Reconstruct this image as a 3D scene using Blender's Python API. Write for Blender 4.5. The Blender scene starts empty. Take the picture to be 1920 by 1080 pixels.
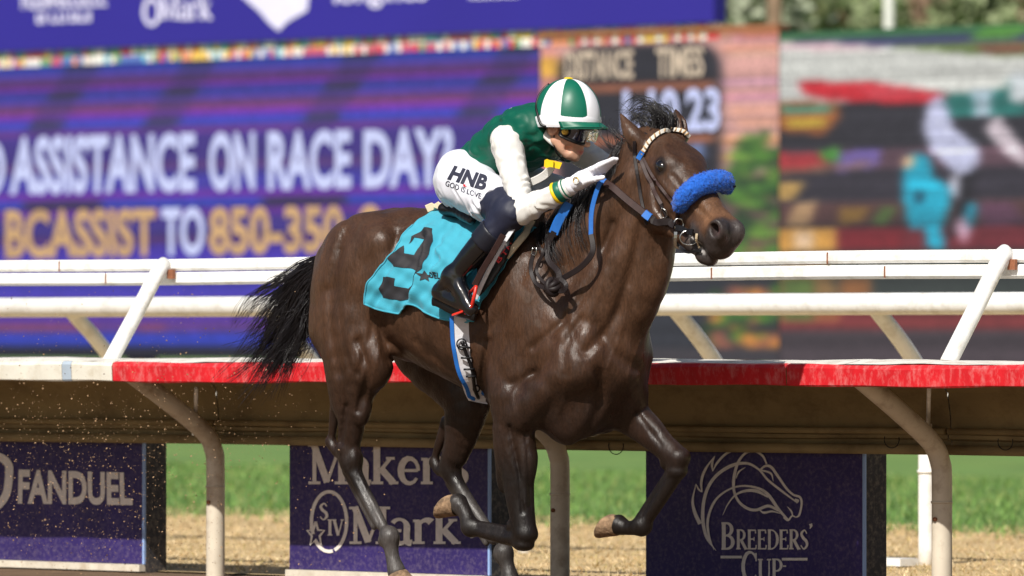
import bpy, bmesh, math, random
import numpy as np
from mathutils import Vector, Matrix
from mathutils.bvhtree import BVHTree

random.seed(7)
rng = np.random.default_rng(7)
SC = bpy.context.scene
COL = SC.collection

# ------------------------------------------------------------------ camera
FPX = 12300.0            # focal length in photo pixels (1920 wide)
DCAM = 27.3              # metres from the camera to the horse
HCAM = 1.09              # camera height
YH = 635.0               # horizon row in the photo
ANG = math.radians(42)   # course direction against the picture plane
CA, SA = math.cos(ANG), math.sin(ANG)

cam_d = bpy.data.cameras.new("camera")
cam = bpy.data.objects.new("camera", cam_d)
COL.objects.link(cam)
cam.location = (0, -DCAM, HCAM)
cam.rotation_euler = (math.radians(90), 0, 0)
cam_d.sensor_width = 36.0
cam_d.lens = FPX / 1920 * 36.0
cam_d.shift_y = (YH - 540) / 1920
cam_d.clip_start = 0.5
cam_d.clip_end = 3000
cam_d.dof.use_dof = True
cam_d.dof.focus_distance = DCAM - 0.15
cam_d.dof.aperture_fstop = 3.5
SC.camera = cam

# ------------------------------------------------------------------ light
SUN_EL = math.radians(44)
SUN_H = Vector((-0.42, -0.90, 0)).normalized()
sun_dir = Vector((SUN_H.x * math.cos(SUN_EL), SUN_H.y * math.cos(SUN_EL), math.sin(SUN_EL)))
world = bpy.data.worlds.new("World")
SC.world = world
world.use_nodes = True
wn = world.node_tree
sky = wn.nodes.new("ShaderNodeTexSky")
sky.sky_type = 'NISHITA'
sky.sun_disc = False
sky.sun_elevation = SUN_EL
sky.sun_rotation = math.atan2(SUN_H.x, SUN_H.y)
sky.air_density = 1.0
sky.dust_density = 2.5
wn.nodes["Background"].inputs[1].default_value = 0.058
wn.links.new(sky.outputs[0], wn.nodes["Background"].inputs[0])
sun_l = bpy.data.lights.new("sun", 'SUN')
sun_l.energy = 4.9
sun_l.angle = math.radians(0.53)
sun_l.color = (1.0, 0.955, 0.88)
sun_o = bpy.data.objects.new("sun", sun_l)
COL.objects.link(sun_o)
sun_o.rotation_euler = sun_dir.to_track_quat('Z', 'Y').to_euler()
SC.view_settings.view_transform = 'Standard'
SC.view_settings.look = 'None'
SC.view_settings.exposure = 0.1
SC.view_settings.gamma = 1.0
SC.render.engine = 'CYCLES'
SC.cycles.use_denoising = True
SC.cycles.max_bounces = 6
SC.cycles.transparent_max_bounces = 8

# ------------------------------------------------------------------ frames
F3 = np.array([CA, -SA, 0.0])      # direction the horse runs
R3 = np.array([-SA, -CA, 0.0])     # its right side, facing the camera
Z3 = np.array([0.0, 0.0, 1.0])
CAM = np.array([0.0, -DCAM, HCAM])

def pray(px, py):
    return np.array([(px - 960.0) / FPX, 1.0, (YH - py) / FPX])

def plane_q(px, py, q):
    """world point on the upright plane parallel to the course, q metres beyond the horse's midline"""
    d = pray(px, py)
    n = -R3
    lam = (q - CAM @ n) / (d @ n)
    return CAM + d * lam

def ground_pt(px, py, z=0.0):
    d = pray(px, py)
    return CAM + d * ((z - HCAM) / d[2])

def RP(s, q, z):
    return F3 * s - R3 * q + Z3 * z

def to_local(p):
    return np.array([p @ F3, p @ R3, p[2]])

def to_world(a):
    a = np.asarray(a, float)
    return a[..., 0:1] * F3 + a[..., 1:2] * R3 + a[..., 2:3] * Z3

def L(px, py, lat=0.0):
    """horse-frame point (forward, to its right, up) seen at a photo pixel, lat metres right of the midline"""
    return to_local(plane_q(px, py, -lat))

def s_of(px, q):
    return to_local(plane_q(px, YH, q))[0]

# ------------------------------------------------------------------ colours and materials
def lin(c):
    c = np.asarray(c, float) / 255.0
    return np.where(c <= 0.04045, c / 12.92, ((c + 0.055) / 1.055) ** 2.4)

def rgb(r, g, b):
    v = lin((r, g, b))
    return (float(v[0]), float(v[1]), float(v[2]), 1.0)

MATS = {}
def pmat(name, base, rough=0.6, var=0.12, vscale=6.0, bump=0.0, bscale=60.0, bdist=0.004, metal=0.0, coat=0.0,
         coat_rough=0.1, spec=0.5, attr=None, sheen=0.0, stretch=(1, 1, 1), dirt=None, dirt_scale=9.0, dirt_amt=0.5,
         emis=0.0, emit_only=False, hairs=0.0, detail=5.0, sss=0.0, trans=0.0, rvar=0.0, weave=0.0):
    m = bpy.data.materials.new(name)
    m.use_nodes = True
    nt = m.node_tree
    N, K = nt.nodes, nt.links
    b = N["Principled BSDF"]
    b.inputs["Roughness"].default_value = rough
    b.inputs["Metallic"].default_value = metal
    b.inputs["Specular IOR Level"].default_value = spec
    b.inputs["Coat Weight"].default_value = coat
    b.inputs["Coat Roughness"].default_value = coat_rough
    b.inputs["Sheen Weight"].default_value = sheen
    if sss:
        b.inputs["Subsurface Weight"].default_value = sss
        b.inputs["Subsurface Radius"].default_value = (0.01, 0.004, 0.002)
    if trans:
        b.inputs["Transmission Weight"].default_value = trans
    tc = N.new("ShaderNodeTexCoord")
    mp = N.new("ShaderNodeMapping")
    mp.inputs["Scale"].default_value = stretch
    K.new(tc.outputs["Object"], mp.inputs["Vector"])
    if attr:
        src = N.new("ShaderNodeAttribute"); src.attribute_name = attr
        col = src.outputs["Color"]
    else:
        src = N.new("ShaderNodeRGB"); src.outputs[0].default_value = (*base[:3], 1)
        col = src.outputs[0]
    if var:
        nz = N.new("ShaderNodeTexNoise"); nz.inputs["Scale"].default_value = vscale; nz.inputs["Detail"].default_value = detail
        K.new(mp.outputs[0], nz.inputs["Vector"])
        mr = N.new("ShaderNodeMapRange")
        mr.inputs["From Min"].default_value = 0.25; mr.inputs["From Max"].default_value = 0.75
        mr.inputs["To Min"].default_value = 1 - var; mr.inputs["To Max"].default_value = 1 + var
        K.new(nz.outputs["Fac"], mr.inputs["Value"])
        mx = N.new("ShaderNodeMix"); mx.data_type = 'RGBA'; mx.blend_type = 'MULTIPLY'
        mx.inputs["Factor"].default_value = 1
        K.new(col, mx.inputs["A"]); K.new(mr.outputs[0], mx.inputs["B"])
        col = mx.outputs["Result"]
    if hairs:
        mhc = N.new("ShaderNodeMapping"); mhc.inputs["Scale"].default_value = (1, 1, 0.22); mhc.inputs["Rotation"].default_value = (0.5, 0.35, 0)
        K.new(tc.outputs["Object"], mhc.inputs["Vector"])
        nhc = N.new("ShaderNodeTexNoise"); nhc.inputs["Scale"].default_value = 130; nhc.inputs["Detail"].default_value = 5
        nhc.inputs["Roughness"].default_value = 0.7
        K.new(mhc.outputs[0], nhc.inputs["Vector"])
        mrh = N.new("ShaderNodeMapRange"); mrh.inputs["From Min"].default_value = 0.3; mrh.inputs["From Max"].default_value = 0.7
        mrh.inputs["To Min"].default_value = 0.62; mrh.inputs["To Max"].default_value = 1.42
        K.new(nhc.outputs["Fac"], mrh.inputs["Value"])
        mxh = N.new("ShaderNodeMix"); mxh.data_type = 'RGBA'; mxh.blend_type = 'MULTIPLY'; mxh.inputs["Factor"].default_value = 1
        K.new(col, mxh.inputs["A"]); K.new(mrh.outputs[0], mxh.inputs["B"]); col = mxh.outputs["Result"]
    if dirt is not None:
        nz2 = N.new("ShaderNodeTexNoise"); nz2.inputs["Scale"].default_value = dirt_scale; nz2.inputs["Detail"].default_value = 8
        nz2.inputs["Roughness"].default_value = 0.7
        K.new(mp.outputs[0], nz2.inputs["Vector"])
        mr2 = N.new("ShaderNodeMapRange")
        mr2.inputs["From Min"].default_value = 0.48; mr2.inputs["From Max"].default_value = 0.72
        mr2.inputs["To Min"].default_value = 0; mr2.inputs["To Max"].default_value = dirt_amt
        K.new(nz2.outputs["Fac"], mr2.inputs["Value"])
        mx2 = N.new("ShaderNodeMix"); mx2.data_type = 'RGBA'
        mx2.inputs["B"].default_value = (*dirt[:3], 1)
        K.new(mr2.outputs[0], mx2.inputs["Factor"]); K.new(col, mx2.inputs["A"])
        col = mx2.outputs["Result"]
    if emit_only:
        b.inputs["Base Color"].default_value = (0.02, 0.02, 0.025, 1)
    else:
        K.new(col, b.inputs["Base Color"])
    if emis:
        K.new(col, b.inputs["Emission Color"])
        b.inputs["Emission Strength"].default_value = emis
    if rvar:
        nr = N.new("ShaderNodeTexNoise"); nr.inputs["Scale"].default_value = vscale * 1.7; nr.inputs["Detail"].default_value = 6
        K.new(mp.outputs[0], nr.inputs["Vector"])
        rr = N.new("ShaderNodeMapRange")
        rr.inputs["From Min"].default_value = 0.3; rr.inputs["From Max"].default_value = 0.7
        rr.inputs["To Min"].default_value = max(0.05, rough - rvar); rr.inputs["To Max"].default_value = min(1, rough + rvar)
        K.new(nr.outputs["Fac"], rr.inputs["Value"]); K.new(rr.outputs[0], b.inputs["Roughness"])
    if bump:
        nb = N.new("ShaderNodeTexNoise"); nb.inputs["Scale"].default_value = bscale; nb.inputs["Detail"].default_value = 6
        K.new(mp.outputs[0], nb.inputs["Vector"])
        bp = N.new("ShaderNodeBump"); bp.inputs["Strength"].default_value = bump; bp.inputs["Distance"].default_value = bdist
        K.new(nb.outputs["Fac"], bp.inputs["Height"])
        nrm_out = bp.outputs[0]
        if hairs:
            mh = N.new("ShaderNodeMapping"); mh.inputs["Scale"].default_value = (1, 1, 0.16); mh.inputs["Rotation"].default_value = (0.5, 0.3, 0)
            K.new(tc.outputs["Object"], mh.inputs["Vector"])
            nh = N.new("ShaderNodeTexNoise"); nh.inputs["Scale"].default_value = 420; nh.inputs["Detail"].default_value = 3
            nh.inputs["Distortion"].default_value = 0.6
            K.new(mh.outputs[0], nh.inputs["Vector"])
            b2 = N.new("ShaderNodeBump"); b2.inputs["Strength"].default_value = hairs; b2.inputs["Distance"].default_value = 0.002
            K.new(nh.outputs["Fac"], b2.inputs["Height"]); K.new(nrm_out, b2.inputs["Normal"])
            nrm_out = b2.outputs[0]
        K.new(nrm_out, b.inputs["Normal"])
    MATS[name] = m
    return m

# ------------------------------------------------------------------ objects
def finish(o, parent=None):
    COL.objects.link(o)
    if parent is not None:
        o.parent = parent
        o.matrix_parent_inverse = Matrix.Translation(-parent_loc(parent))
    return o

def parent_loc(p):
    return Vector(p.location)

def mesh_obj(name, verts, faces, mat=None, parent=None, smooth=False, cols=None, domain='POINT'):
    me = bpy.data.meshes.new(name)
    verts = np.asarray(verts, float)
    me.from_pydata([tuple(v) for v in verts] if len(verts) < 60000 else verts.tolist(), [], [tuple(int(i) for i in f) for f in faces])
    me.update()
    if smooth:
        me.polygons.foreach_set("use_smooth", [True] * len(me.polygons))
    if cols is not None:
        at = me.color_attributes.new("col", 'FLOAT_COLOR', domain)
        c = np.asarray(cols, np.float32)
        if c.shape[1] == 3:
            c = np.concatenate([c, np.ones((len(c), 1), np.float32)], 1)
        at.data.foreach_set("color", c.ravel())
    o = bpy.data.objects.new(name, me)
    if mat is not None:
        me.materials.append(mat if not isinstance(mat, str) else MATS[mat])
    return finish(o, parent)

def empty(name, loc):
    o = bpy.data.objects.new(name, None)
    o.location = tuple(loc)
    o.empty_display_size = 0.1
    COL.objects.link(o)
    return o

def tag(o, label, cat, group=None):
    o["label"] = label
    o["category"] = cat
    if group:
        o["group"] = group
    return o

class MB:
    """collects pieces of one mesh"""
    def __init__(s):
        s.v, s.f, s.n = [], [], 0
    def add(s, v, f):
        v = np.asarray(v, float).reshape(-1, 3)
        s.v.append(v)
        s.f += [tuple(i + s.n for i in q) for q in f]
        s.n += len(v)
        return s
    def build(s, name, mat, parent=None, smooth=False, cols=None):
        return mesh_obj(name, np.concatenate(s.v), s.f, mat, parent, smooth, cols)

def tube(pts, rad, sides=8, cap=True, up=None, flat=1.0):
    pts = np.asarray(pts, float)
    n = len(pts)
    rad = np.broadcast_to(np.asarray(rad, float), (n,))
    tan = np.gradient(pts, axis=0)
    tan /= np.maximum(np.linalg.norm(tan, axis=1, keepdims=True), 1e-9)
    ref = np.array(up if up is not None else ([0, 0, 1.0] if abs(tan[0][2]) < 0.9 else [1.0, 0, 0]))
    vs = []
    u = np.cross(tan[0], ref); u /= np.linalg.norm(u)
    for i in range(n):
        u = u - tan[i] * (u @ tan[i]); u /= max(np.linalg.norm(u), 1e-9)
        w = np.cross(tan[i], u)
        for k in range(sides):
            a = 2 * math.pi * k / sides
            vs.append(pts[i] + rad[i] * (math.cos(a) * u + flat * math.sin(a) * w))
    fs = []
    for i in range(n - 1):
        for k in range(sides):
            a, b = i * sides + k, i * sides + (k + 1) % sides
            fs.append((a, b, b + sides, a + sides))
    if cap:
        fs.append(tuple(range(sides - 1, -1, -1)))
        fs.append(tuple((n - 1) * sides + k for k in range(sides)))
    return np.array(vs), fs

def boxv(c, ax, ay, az):
    """box from its centre and three half-axis vectors"""
    c, ax, ay, az = (np.asarray(t, float) for t in (c, ax, ay, az))
    v = [c + i * ax + j * ay + k * az for i in (-1, 1) for j in (-1, 1) for k in (-1, 1)]
    f = [(0, 1, 3, 2), (4, 6, 7, 5), (0, 4, 5, 1), (2, 3, 7, 6), (0, 2, 6, 4), (1, 5, 7, 3)]
    return np.array(v), f

def spline(pts, n):
    """Catmull-Rom through the control points, n samples"""
    P = np.asarray(pts, float)
    if len(P) == 2:
        t = np.linspace(0, 1, n)[:, None]
        return P[0] * (1 - t) + P[1] * t
    Q = np.concatenate([[2 * P[0] - P[1]], P, [2 * P[-1] - P[-2]]])
    out = []
    for t in np.linspace(0, len(P) - 1, n):
        i = min(int(t), len(P) - 2)
        u = t - i
        a, b, c, d = Q[i], Q[i + 1], Q[i + 2], Q[i + 3]
        out.append(0.5 * ((2 * b) + (-a + c) * u + (2 * a - 5 * b + 4 * c - d) * u * u + (-a + 3 * b - 3 * c + d) * u ** 3))
    return np.array(out)

def extrude_profile(prof, s0, s1, n=2, jitter=None):
    """profile of (q, z) points swept along the course from s0 to s1"""
    prof = np.asarray(prof, float)
    vs, fs = [], []
    ss = np.linspace(s0, s1, n)
    m = len(prof)
    for i, s in enumerate(ss):
        for j, (q, z) in enumerate(prof):
            dz = jitter(s, j) if jitter else 0.0
            vs.append(RP(s, q, z + dz))
    for i in range(n - 1):
        for j in range(m - 1):
            a = i * m + j
            fs.append((a, a + 1, a + m + 1, a + m))
    return np.array(vs), fs

# ------------------------------------------------------------------ sculpting field
class SDF:
    def __init__(s, lo, hi, h):
        s.o = np.asarray(lo, float); s.h = h
        s.n = np.ceil((np.asarray(hi, float) - s.o) / h).astype(int) + 1
        s.d = np.full(tuple(s.n), 1.0, np.float32)
    def blk(s, lo, hi):
        i0 = np.clip(np.floor((lo - s.o) / s.h).astype(int), 0, s.n)
        i1 = np.clip(np.ceil((hi - s.o) / s.h).astype(int) + 1, 0, s.n)
        sl = tuple(slice(a, b) for a, b in zip(i0, i1))
        g = [(s.o[k] + s.h * np.arange(i0[k], i1[k])).astype(np.float32) for k in range(3)]
        return sl, g[0][:, None, None], g[1][None, :, None], g[2][None, None, :]
    def merge(s, sl, e, k, sub=False):
        d = s.d[sl]
        if d.size == 0:
            return
        if sub:
            e = -e
            if k > 0:
                w = np.maximum(k - np.abs(d - e), 0) / k
                s.d[sl] = np.maximum(d, e) + w * w * k * 0.25
            else:
                s.d[sl] = np.maximum(d, e)
        else:
            if k > 0:
                w = np.maximum(k - np.abs(d - e), 0) / k
                s.d[sl] = np.minimum(d, e) - w * w * k * 0.25
            else:
                s.d[sl] = np.minimum(d, e)
    def cone(s, a, b, ra, rb, k=0.02, sub=False):
        a, b = np.asarray(a, float), np.asarray(b, float)
        m = max(ra, rb) + k + 3 * s.h
        sl, X, Y, Z = s.blk(np.minimum(a, b) - m, np.maximum(a, b) + m)
        ab = b - a; L2 = max(ab @ ab, 1e-9)
        t = np.clip(((X - a[0]) * ab[0] + (Y - a[1]) * ab[1] + (Z - a[2]) * ab[2]) / L2, 0, 1)
        e = np.sqrt((X - a[0] - t * ab[0]) ** 2 + (Y - a[1] - t * ab[1]) ** 2 + (Z - a[2] - t * ab[2]) ** 2) - (ra + (rb - ra) * t)
        s.merge(sl, e.astype(np.float32), k, sub)
    def chain(s, pts, rad, k=0.02, sub=False, n=None):
        s.loft(pts, rad, rad, k=k, sub=sub, n=n)
    def ell(s, c, r, ax=None, k=0.03, sub=False):
        """ellipsoid; ax = 3x3 rows of its axes"""
        c, r = np.asarray(c, float), np.asarray(r, float)
        ax = np.eye(3) if ax is None else np.asarray(ax, float)
        ext = np.sqrt(((ax * r[:, None]) ** 2).sum(0)) + k + 3 * s.h
        sl, X, Y, Z = s.blk(c - ext, c + ext)
        X, Y, Z = X - c[0], Y - c[1], Z - c[2]
        q = [(X * ax[i, 0] + Y * ax[i, 1] + Z * ax[i, 2]) for i in range(3)]
        k0 = np.sqrt(sum((q[i] / r[i]) ** 2 for i in range(3)))
        k1 = np.sqrt(sum((q[i] / r[i] ** 2) ** 2 for i in range(3))) + 1e-6
        s.merge(sl, (k0 * (k0 - 1) / k1).astype(np.float32), k, sub)
    def loft(s, pts, hh, hw, N=(0, 1, 0), k=0.02, sub=False, n=None):
        """tube of elliptical section through the points: hw along N, hh across it"""
        N = np.asarray(N, float)
        pts = np.array([np.asarray(p, float) for p in pts])
        hh, hw = np.asarray(hh, float), np.asarray(hw, float)
        if len(pts) > 2:
            q = np.concatenate([pts, hh[:, None], hw[:, None]], 1)
            q = spline(q, n or (len(pts) - 1) * 3 + 1)
            pts, hh, hw = q[:, :3], np.maximum(q[:, 3], .004), np.maximum(q[:, 4], .004)
        m = max(hh.max(), hw.max()) + k + 3 * s.h
        sl, X, Y, Z = s.blk(pts.min(0) - m, pts.max(0) + m)
        E = None
        for i in range(len(pts) - 1):
            a, b = pts[i], pts[i + 1]
            ab = b - a; abp = ab - N * (ab @ N) * (0 if np.allclose(hh, hw) else 1); L2 = max(abp @ abp, 1e-9)
            t = np.clip(((X - a[0]) * abp[0] + (Y - a[1]) * abp[1] + (Z - a[2]) * abp[2]) / L2, 0, 1)
            vx, vy, vz = X - a[0] - t * ab[0], Y - a[1] - t * ab[1], Z - a[2] - t * ab[2]
            H = hh[i] + (hh[i + 1] - hh[i]) * t
            if hh[i] == hw[i] and hh[i + 1] == hw[i + 1]:
                e = np.sqrt(vx * vx + vy * vy + vz * vz) - H
            else:
                la = vx * N[0] + vy * N[1] + vz * N[2]
                rho2 = np.maximum(vx * vx + vy * vy + vz * vz - la * la, 0)
                W = hw[i] + (hw[i + 1] - hw[i]) * t
                k0 = np.sqrt(rho2 / H ** 2 + (la / W) ** 2)
                k1 = np.sqrt(rho2 / H ** 4 + la * la / W ** 4) + 1e-6
                e = k0 * (k0 - 1) / k1
            E = e if E is None else np.minimum(E, e)
        s.merge(sl, E.astype(np.float32), k, sub)
    def fresh(s):
        o = SDF.__new__(SDF); o.o, o.h, o.n = s.o, s.h, s.n; o.d = np.full(tuple(s.n), 1.0, np.float32)
        return o
    def join(s, o, k=0.0):
        s.merge((slice(None),) * 3, o.d, k)
    def half(s, p, n, k=0.0):
        """cut away everything on the side the normal n points to"""
        p, n = np.asarray(p, float), np.asarray(n, float) / np.linalg.norm(n)
        X, Y, Z = (s.o[i] + s.h * np.arange(s.n[i]) for i in range(3))
        e = (X[:, None, None] - p[0]) * n[0] + (Y[None, :, None] - p[1]) * n[1] + (Z[None, None, :] - p[2]) * n[2]
        s.merge((slice(None),) * 3, -e.astype(np.float32), k, True)
    def warp(s, fn, band=0.05):
        """add fn(points) to the field near the surface"""
        idx = np.argwhere(np.abs(s.d) < band)
        P = s.o + idx * s.h
        s.d[idx[:, 0], idx[:, 1], idx[:, 2]] += fn(P).astype(np.float32)
    def mesh(s, smooth_it=1):
        d = s.d
        sg = d < 0
        nx, ny, nz = d.shape
        cnt = np.zeros((nx - 1, ny - 1, nz - 1), np.int8)
        for i in (0, 1):
            for j in (0, 1):
                for k in (0, 1):
                    cnt += sg[i:nx - 1 + i, j:ny - 1 + j, k:nz - 1 + k]
        act = (cnt > 0) & (cnt < 8)
        idx = np.argwhere(act)
        vid = np.full(act.shape, -1, np.int32)
        vid[act] = np.arange(len(idx))
        acc = np.zeros((len(idx), 3)); num = np.zeros(len(idx))
        C = [(i, j, k) for i in (0, 1) for j in (0, 1) for k in (0, 1)]
        val = {c: d[idx[:, 0] + c[0], idx[:, 1] + c[1], idx[:, 2] + c[2]] for c in C}
        for c in C:
            for a in range(3):
                if c[a] == 0:
                    e = list(c); e[a] = 1; e = tuple(e)
                    va, vb = val[c], val[e]
                    m = (va < 0) != (vb < 0)
                    t = va[m] / (va[m] - vb[m])
                    p = np.tile(np.array(c, float), (m.sum(), 1)); p[:, a] += t
                    acc[m] += p; num[m] += 1
        V = s.o + s.h * (idx + acc / num[:, None])
        quads = []
        for a in range(3):
            b, c = (a + 1) % 3, (a + 2) % 3
            sl0 = [slice(None)] * 3; sl1 = [slice(None)] * 3
            sl0[a] = slice(0, -1); sl1[a] = slice(1, None)
            ch = sg[tuple(sl0)] != sg[tuple(sl1)]
            e = np.argwhere(ch)
            e = e[(e[:, b] > 0) & (e[:, c] > 0) & (e[:, b] < d.shape[b] - 1) & (e[:, c] < d.shape[c] - 1)]
            s0 = sg[e[:, 0], e[:, 1], e[:, 2]]
            def at(db, dc):
                q = e.copy(); q[:, b] += db; q[:, c] += dc
                return vid[q[:, 0], q[:, 1], q[:, 2]]
            Q = np.stack([at(-1, -1), at(0, -1), at(0, 0), at(-1, 0)], 1)
            Q[~s0] = Q[~s0][:, ::-1]
            quads.append(Q)
        Q = np.concatenate(quads)
        Q = Q[(Q >= 0).all(1)]
        for _ in range(smooth_it):
            acc = np.zeros_like(V); num = np.zeros(len(V))
            for i in range(4):
                for j in (1, 3):
                    np.add.at(acc, Q[:, i], V[Q[:, (i + j) % 4]]); np.add.at(num, Q[:, i], 1)
            V = V * 0.5 + 0.5 * acc / np.maximum(num, 1)[:, None]
        return V, Q

def fast_mesh(name, V, Q, mat, parent=None, cols=None):
    """V in the horse frame"""
    W = to_world(V)
    me = bpy.data.meshes.new(name)
    me.vertices.add(len(W)); me.vertices.foreach_set("co", W.astype(np.float32).ravel())
    me.loops.add(Q.size); me.loops.foreach_set("vertex_index", Q.astype(np.int32).ravel())
    me.polygons.add(len(Q)); me.polygons.foreach_set("loop_start", np.arange(0, Q.size, 4, dtype=np.int32))
    me.polygons.foreach_set("use_smooth", np.ones(len(Q), bool))
    me.update(calc_edges=True); me.validate()
    if cols is not None:
        at = me.color_attributes.new("col", 'FLOAT_COLOR', 'POINT')
        at.data.foreach_set("color", np.concatenate([cols, np.ones((len(cols), 1))], 1).astype(np.float32).ravel())
    o = bpy.data.objects.new(name, me)
    me.materials.append(MATS[mat])
    return finish(o, parent)

def vnoise(P, f, seed=0):
    """cheap smooth noise in about -1..1 from a few rotated sines"""
    r = np.random.default_rng(seed)
    out = np.zeros(len(P))
    for i in range(7):
        w = r.normal(size=3); w /= np.linalg.norm(w)
        fr = f * r.uniform(0.6, 1.6)
        out += np.sin(P @ w * fr * 6.283 + r.uniform(0, 6.28) + 1.3 * np.sin(P @ r.normal(size=3) * f * 3 + r.uniform(0, 6)))
    return out / 3.2

def sstep(a, b, x):
    t = np.clip((x - a) / (b - a), 0, 1)
    return t * t * (3 - 2 * t)

def rot_axis(v, ax, ang):
    v, ax = np.asarray(v, float), np.asarray(ax, float)
    return v * math.cos(ang) + np.cross(ax, v) * math.sin(ang) + ax * (ax @ v) * (1 - math.cos(ang))

def unit(v):
    v = np.asarray(v, float)
    return v / np.linalg.norm(v)
# ================================================================== the setting
pmat("dirt", rgb(112, 90, 68), rough=0.95, var=0.3, vscale=4, bump=0.9, bscale=30, bdist=0.03, dirt=rgb(105, 82, 60), dirt_scale=3)
pmat("straw_ground", rgb(200, 174, 130), rough=0.95, var=0.28, vscale=5, bump=0.8, bscale=40, bdist=0.02, dirt=rgb(132, 120, 66), dirt_scale=1.3, dirt_amt=0.6)
pmat("turf_ground", rgb(98, 130, 64), rough=0.9, var=0.22, vscale=1.2, bump=0.6, bscale=40, bdist=0.02, dirt=rgb(140, 156, 78), dirt_scale=0.8, dirt_amt=0.5)
pmat("turf_blade", rgb(92, 142, 52), rough=0.7, var=0.35, vscale=2.2, attr="col")
pmat("rail_white", rgb(238, 238, 236), rough=0.38, var=0.05, vscale=5, dirt=rgb(170, 160, 140), dirt_scale=11, dirt_amt=0.55, bump=0.08, bscale=30)
pmat("post_white", rgb(214, 203, 184), rough=0.55, var=0.1, vscale=8, dirt=rgb(140, 112, 80), dirt_scale=7, dirt_amt=0.8, bump=0.15, bscale=40)
pmat("lip_red", rgb(205, 28, 38), rough=0.5, var=0.16, vscale=14, dirt=rgb(224, 150, 148), dirt_scale=34, dirt_amt=0.55, bump=0.2, bscale=60, stretch=(1, 1, .5))
pmat("lip_white", rgb(222, 218, 205), rough=0.55, var=0.08, vscale=9, dirt=rgb(186, 174, 150), dirt_scale=12, dirt_amt=0.6, bump=0.15, bscale=50)
pmat("lip_tape", rgb(168, 182, 196), rough=0.5, var=0.08, vscale=20)
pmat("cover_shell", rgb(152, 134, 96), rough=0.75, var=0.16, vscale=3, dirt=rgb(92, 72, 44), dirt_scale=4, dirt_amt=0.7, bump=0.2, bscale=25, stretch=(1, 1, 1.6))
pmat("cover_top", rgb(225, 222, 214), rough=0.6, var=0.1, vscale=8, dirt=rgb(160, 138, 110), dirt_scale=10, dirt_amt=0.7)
pmat("cable_dark", rgb(30, 28, 26), rough=0.6, var=0.2)
pmat("bracket_rust", rgb(140, 88, 60), rough=0.7, var=0.3, vscale=40)

def sheet(name, corners, mat, z, nx=2):
    o = mesh_obj(name, [(*c[:2], z) for c in corners], [tuple(range(len(corners)))], mat)
    o["kind"] = "structure"
    return o
sheet("ground", [(-900, -900), (900, -900), (900, 1500), (-900, 1500)], "turf_ground", -0.02)
sheet("dirt_track", [RP(-220, -30, 0), RP(220, -30, 0), RP(220, 1.75, 0), RP(-220, 1.75, 0)], "dirt", -0.012)
def q_of_row(py):
    p = ground_pt(960, py); return float(-(p @ R3))
QG = q_of_row(974)
# dry verge between the rail and the turf, with an uneven edge
n = 240
ss = np.linspace(-60, 60, n)
edge = QG + 0.5 * np.sin(ss * 1.9) + 0.35 * np.sin(ss * 4.3 + 1) + 0.25 * rng.normal(size=n)
vv = [RP(s, 1.55, -0.004) for s in ss] + [RP(s, e, -0.004) for s, e in zip(ss, edge)]
o = mesh_obj("dry_verge", vv, [(i, i + 1, n + i + 1, n + i) for i in range(n - 1)], "straw_ground"); o["kind"] = "structure"

def blades(name, cnt, srange, qrange, h, w, cols, lean, keep=None, label=None):
    s = rng.uniform(*srange, cnt); q = rng.uniform(*qrange, cnt)
    if keep is not None:
        m = keep(s, q); s, q = s[m], q[m]
    cnt = len(s)
    base = s[:, None] * F3 - q[:, None] * R3
    hh = rng.uniform(*h, cnt); ang = rng.uniform(0, 6.283, cnt)
    side = np.stack([np.cos(ang), np.sin(ang), 0 * ang], 1) * (w * rng.uniform(.6, 1.4, cnt))[:, None]
    ln = np.stack([rng.normal(size=cnt), rng.normal(size=cnt), 0 * ang], 1) * lean * hh[:, None]
    tip = base + ln; tip[:, 2] += hh
    V = np.stack([base - side, base + side, tip], 1).reshape(-1, 3); V[:, 2] -= .006
    Fq = np.arange(cnt * 3).reshape(-1, 3)
    c = np.asarray(cols)[rng.integers(0, len(cols), cnt)] * rng.uniform(.7, 1.25, (cnt, 1))
    o = mesh_obj(name, V, Fq.tolist(), "turf_blade", cols=np.repeat(c, 3, 0))
    o["kind"] = "stuff"; o["label"] = label; o["category"] = "grass"
    return o
straw_c = [lin((210, 184, 140)), lin((194, 168, 124)), lin((224, 202, 160)), lin((180, 154, 114)), lin((166, 150, 92))]
green_c = [lin((98, 136, 60)), lin((84, 122, 52)), lin((116, 150, 74)), lin((74, 108, 46)), lin((146, 156, 90))]
blades("dry_grass", 75000, (-13.5, 3.0), (1.7, QG + .8), (.008, .03), .0035, straw_c, 1.1,
       label="dry tan mown grass on the verge behind the running rail")
blades("turf_grass", 42000, (-24, 1.0), (QG - 1.4, QG + 11), (.03, .07), .006, green_c, .5,
       keep=lambda s, q: rng.random(len(s)) < np.clip((q - QG + 1.5) / 2.0, 0.04, 1), label="bright green turf course beyond the dry verge")

# ------------------------------------------------------------------ safety rail with its overhanging cover
S0, S1 = -6.5, 5.5
LIPQ = 0.72
zl0, zl1 = 0.893, 0.985                       # bottom and top of the front lip
rail = empty("safety_rail", RP(-1, 1.35, 0))
tag(rail, "curved safety rail with red and white front lip on dirty gooseneck posts behind the horse", "rail")
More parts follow.
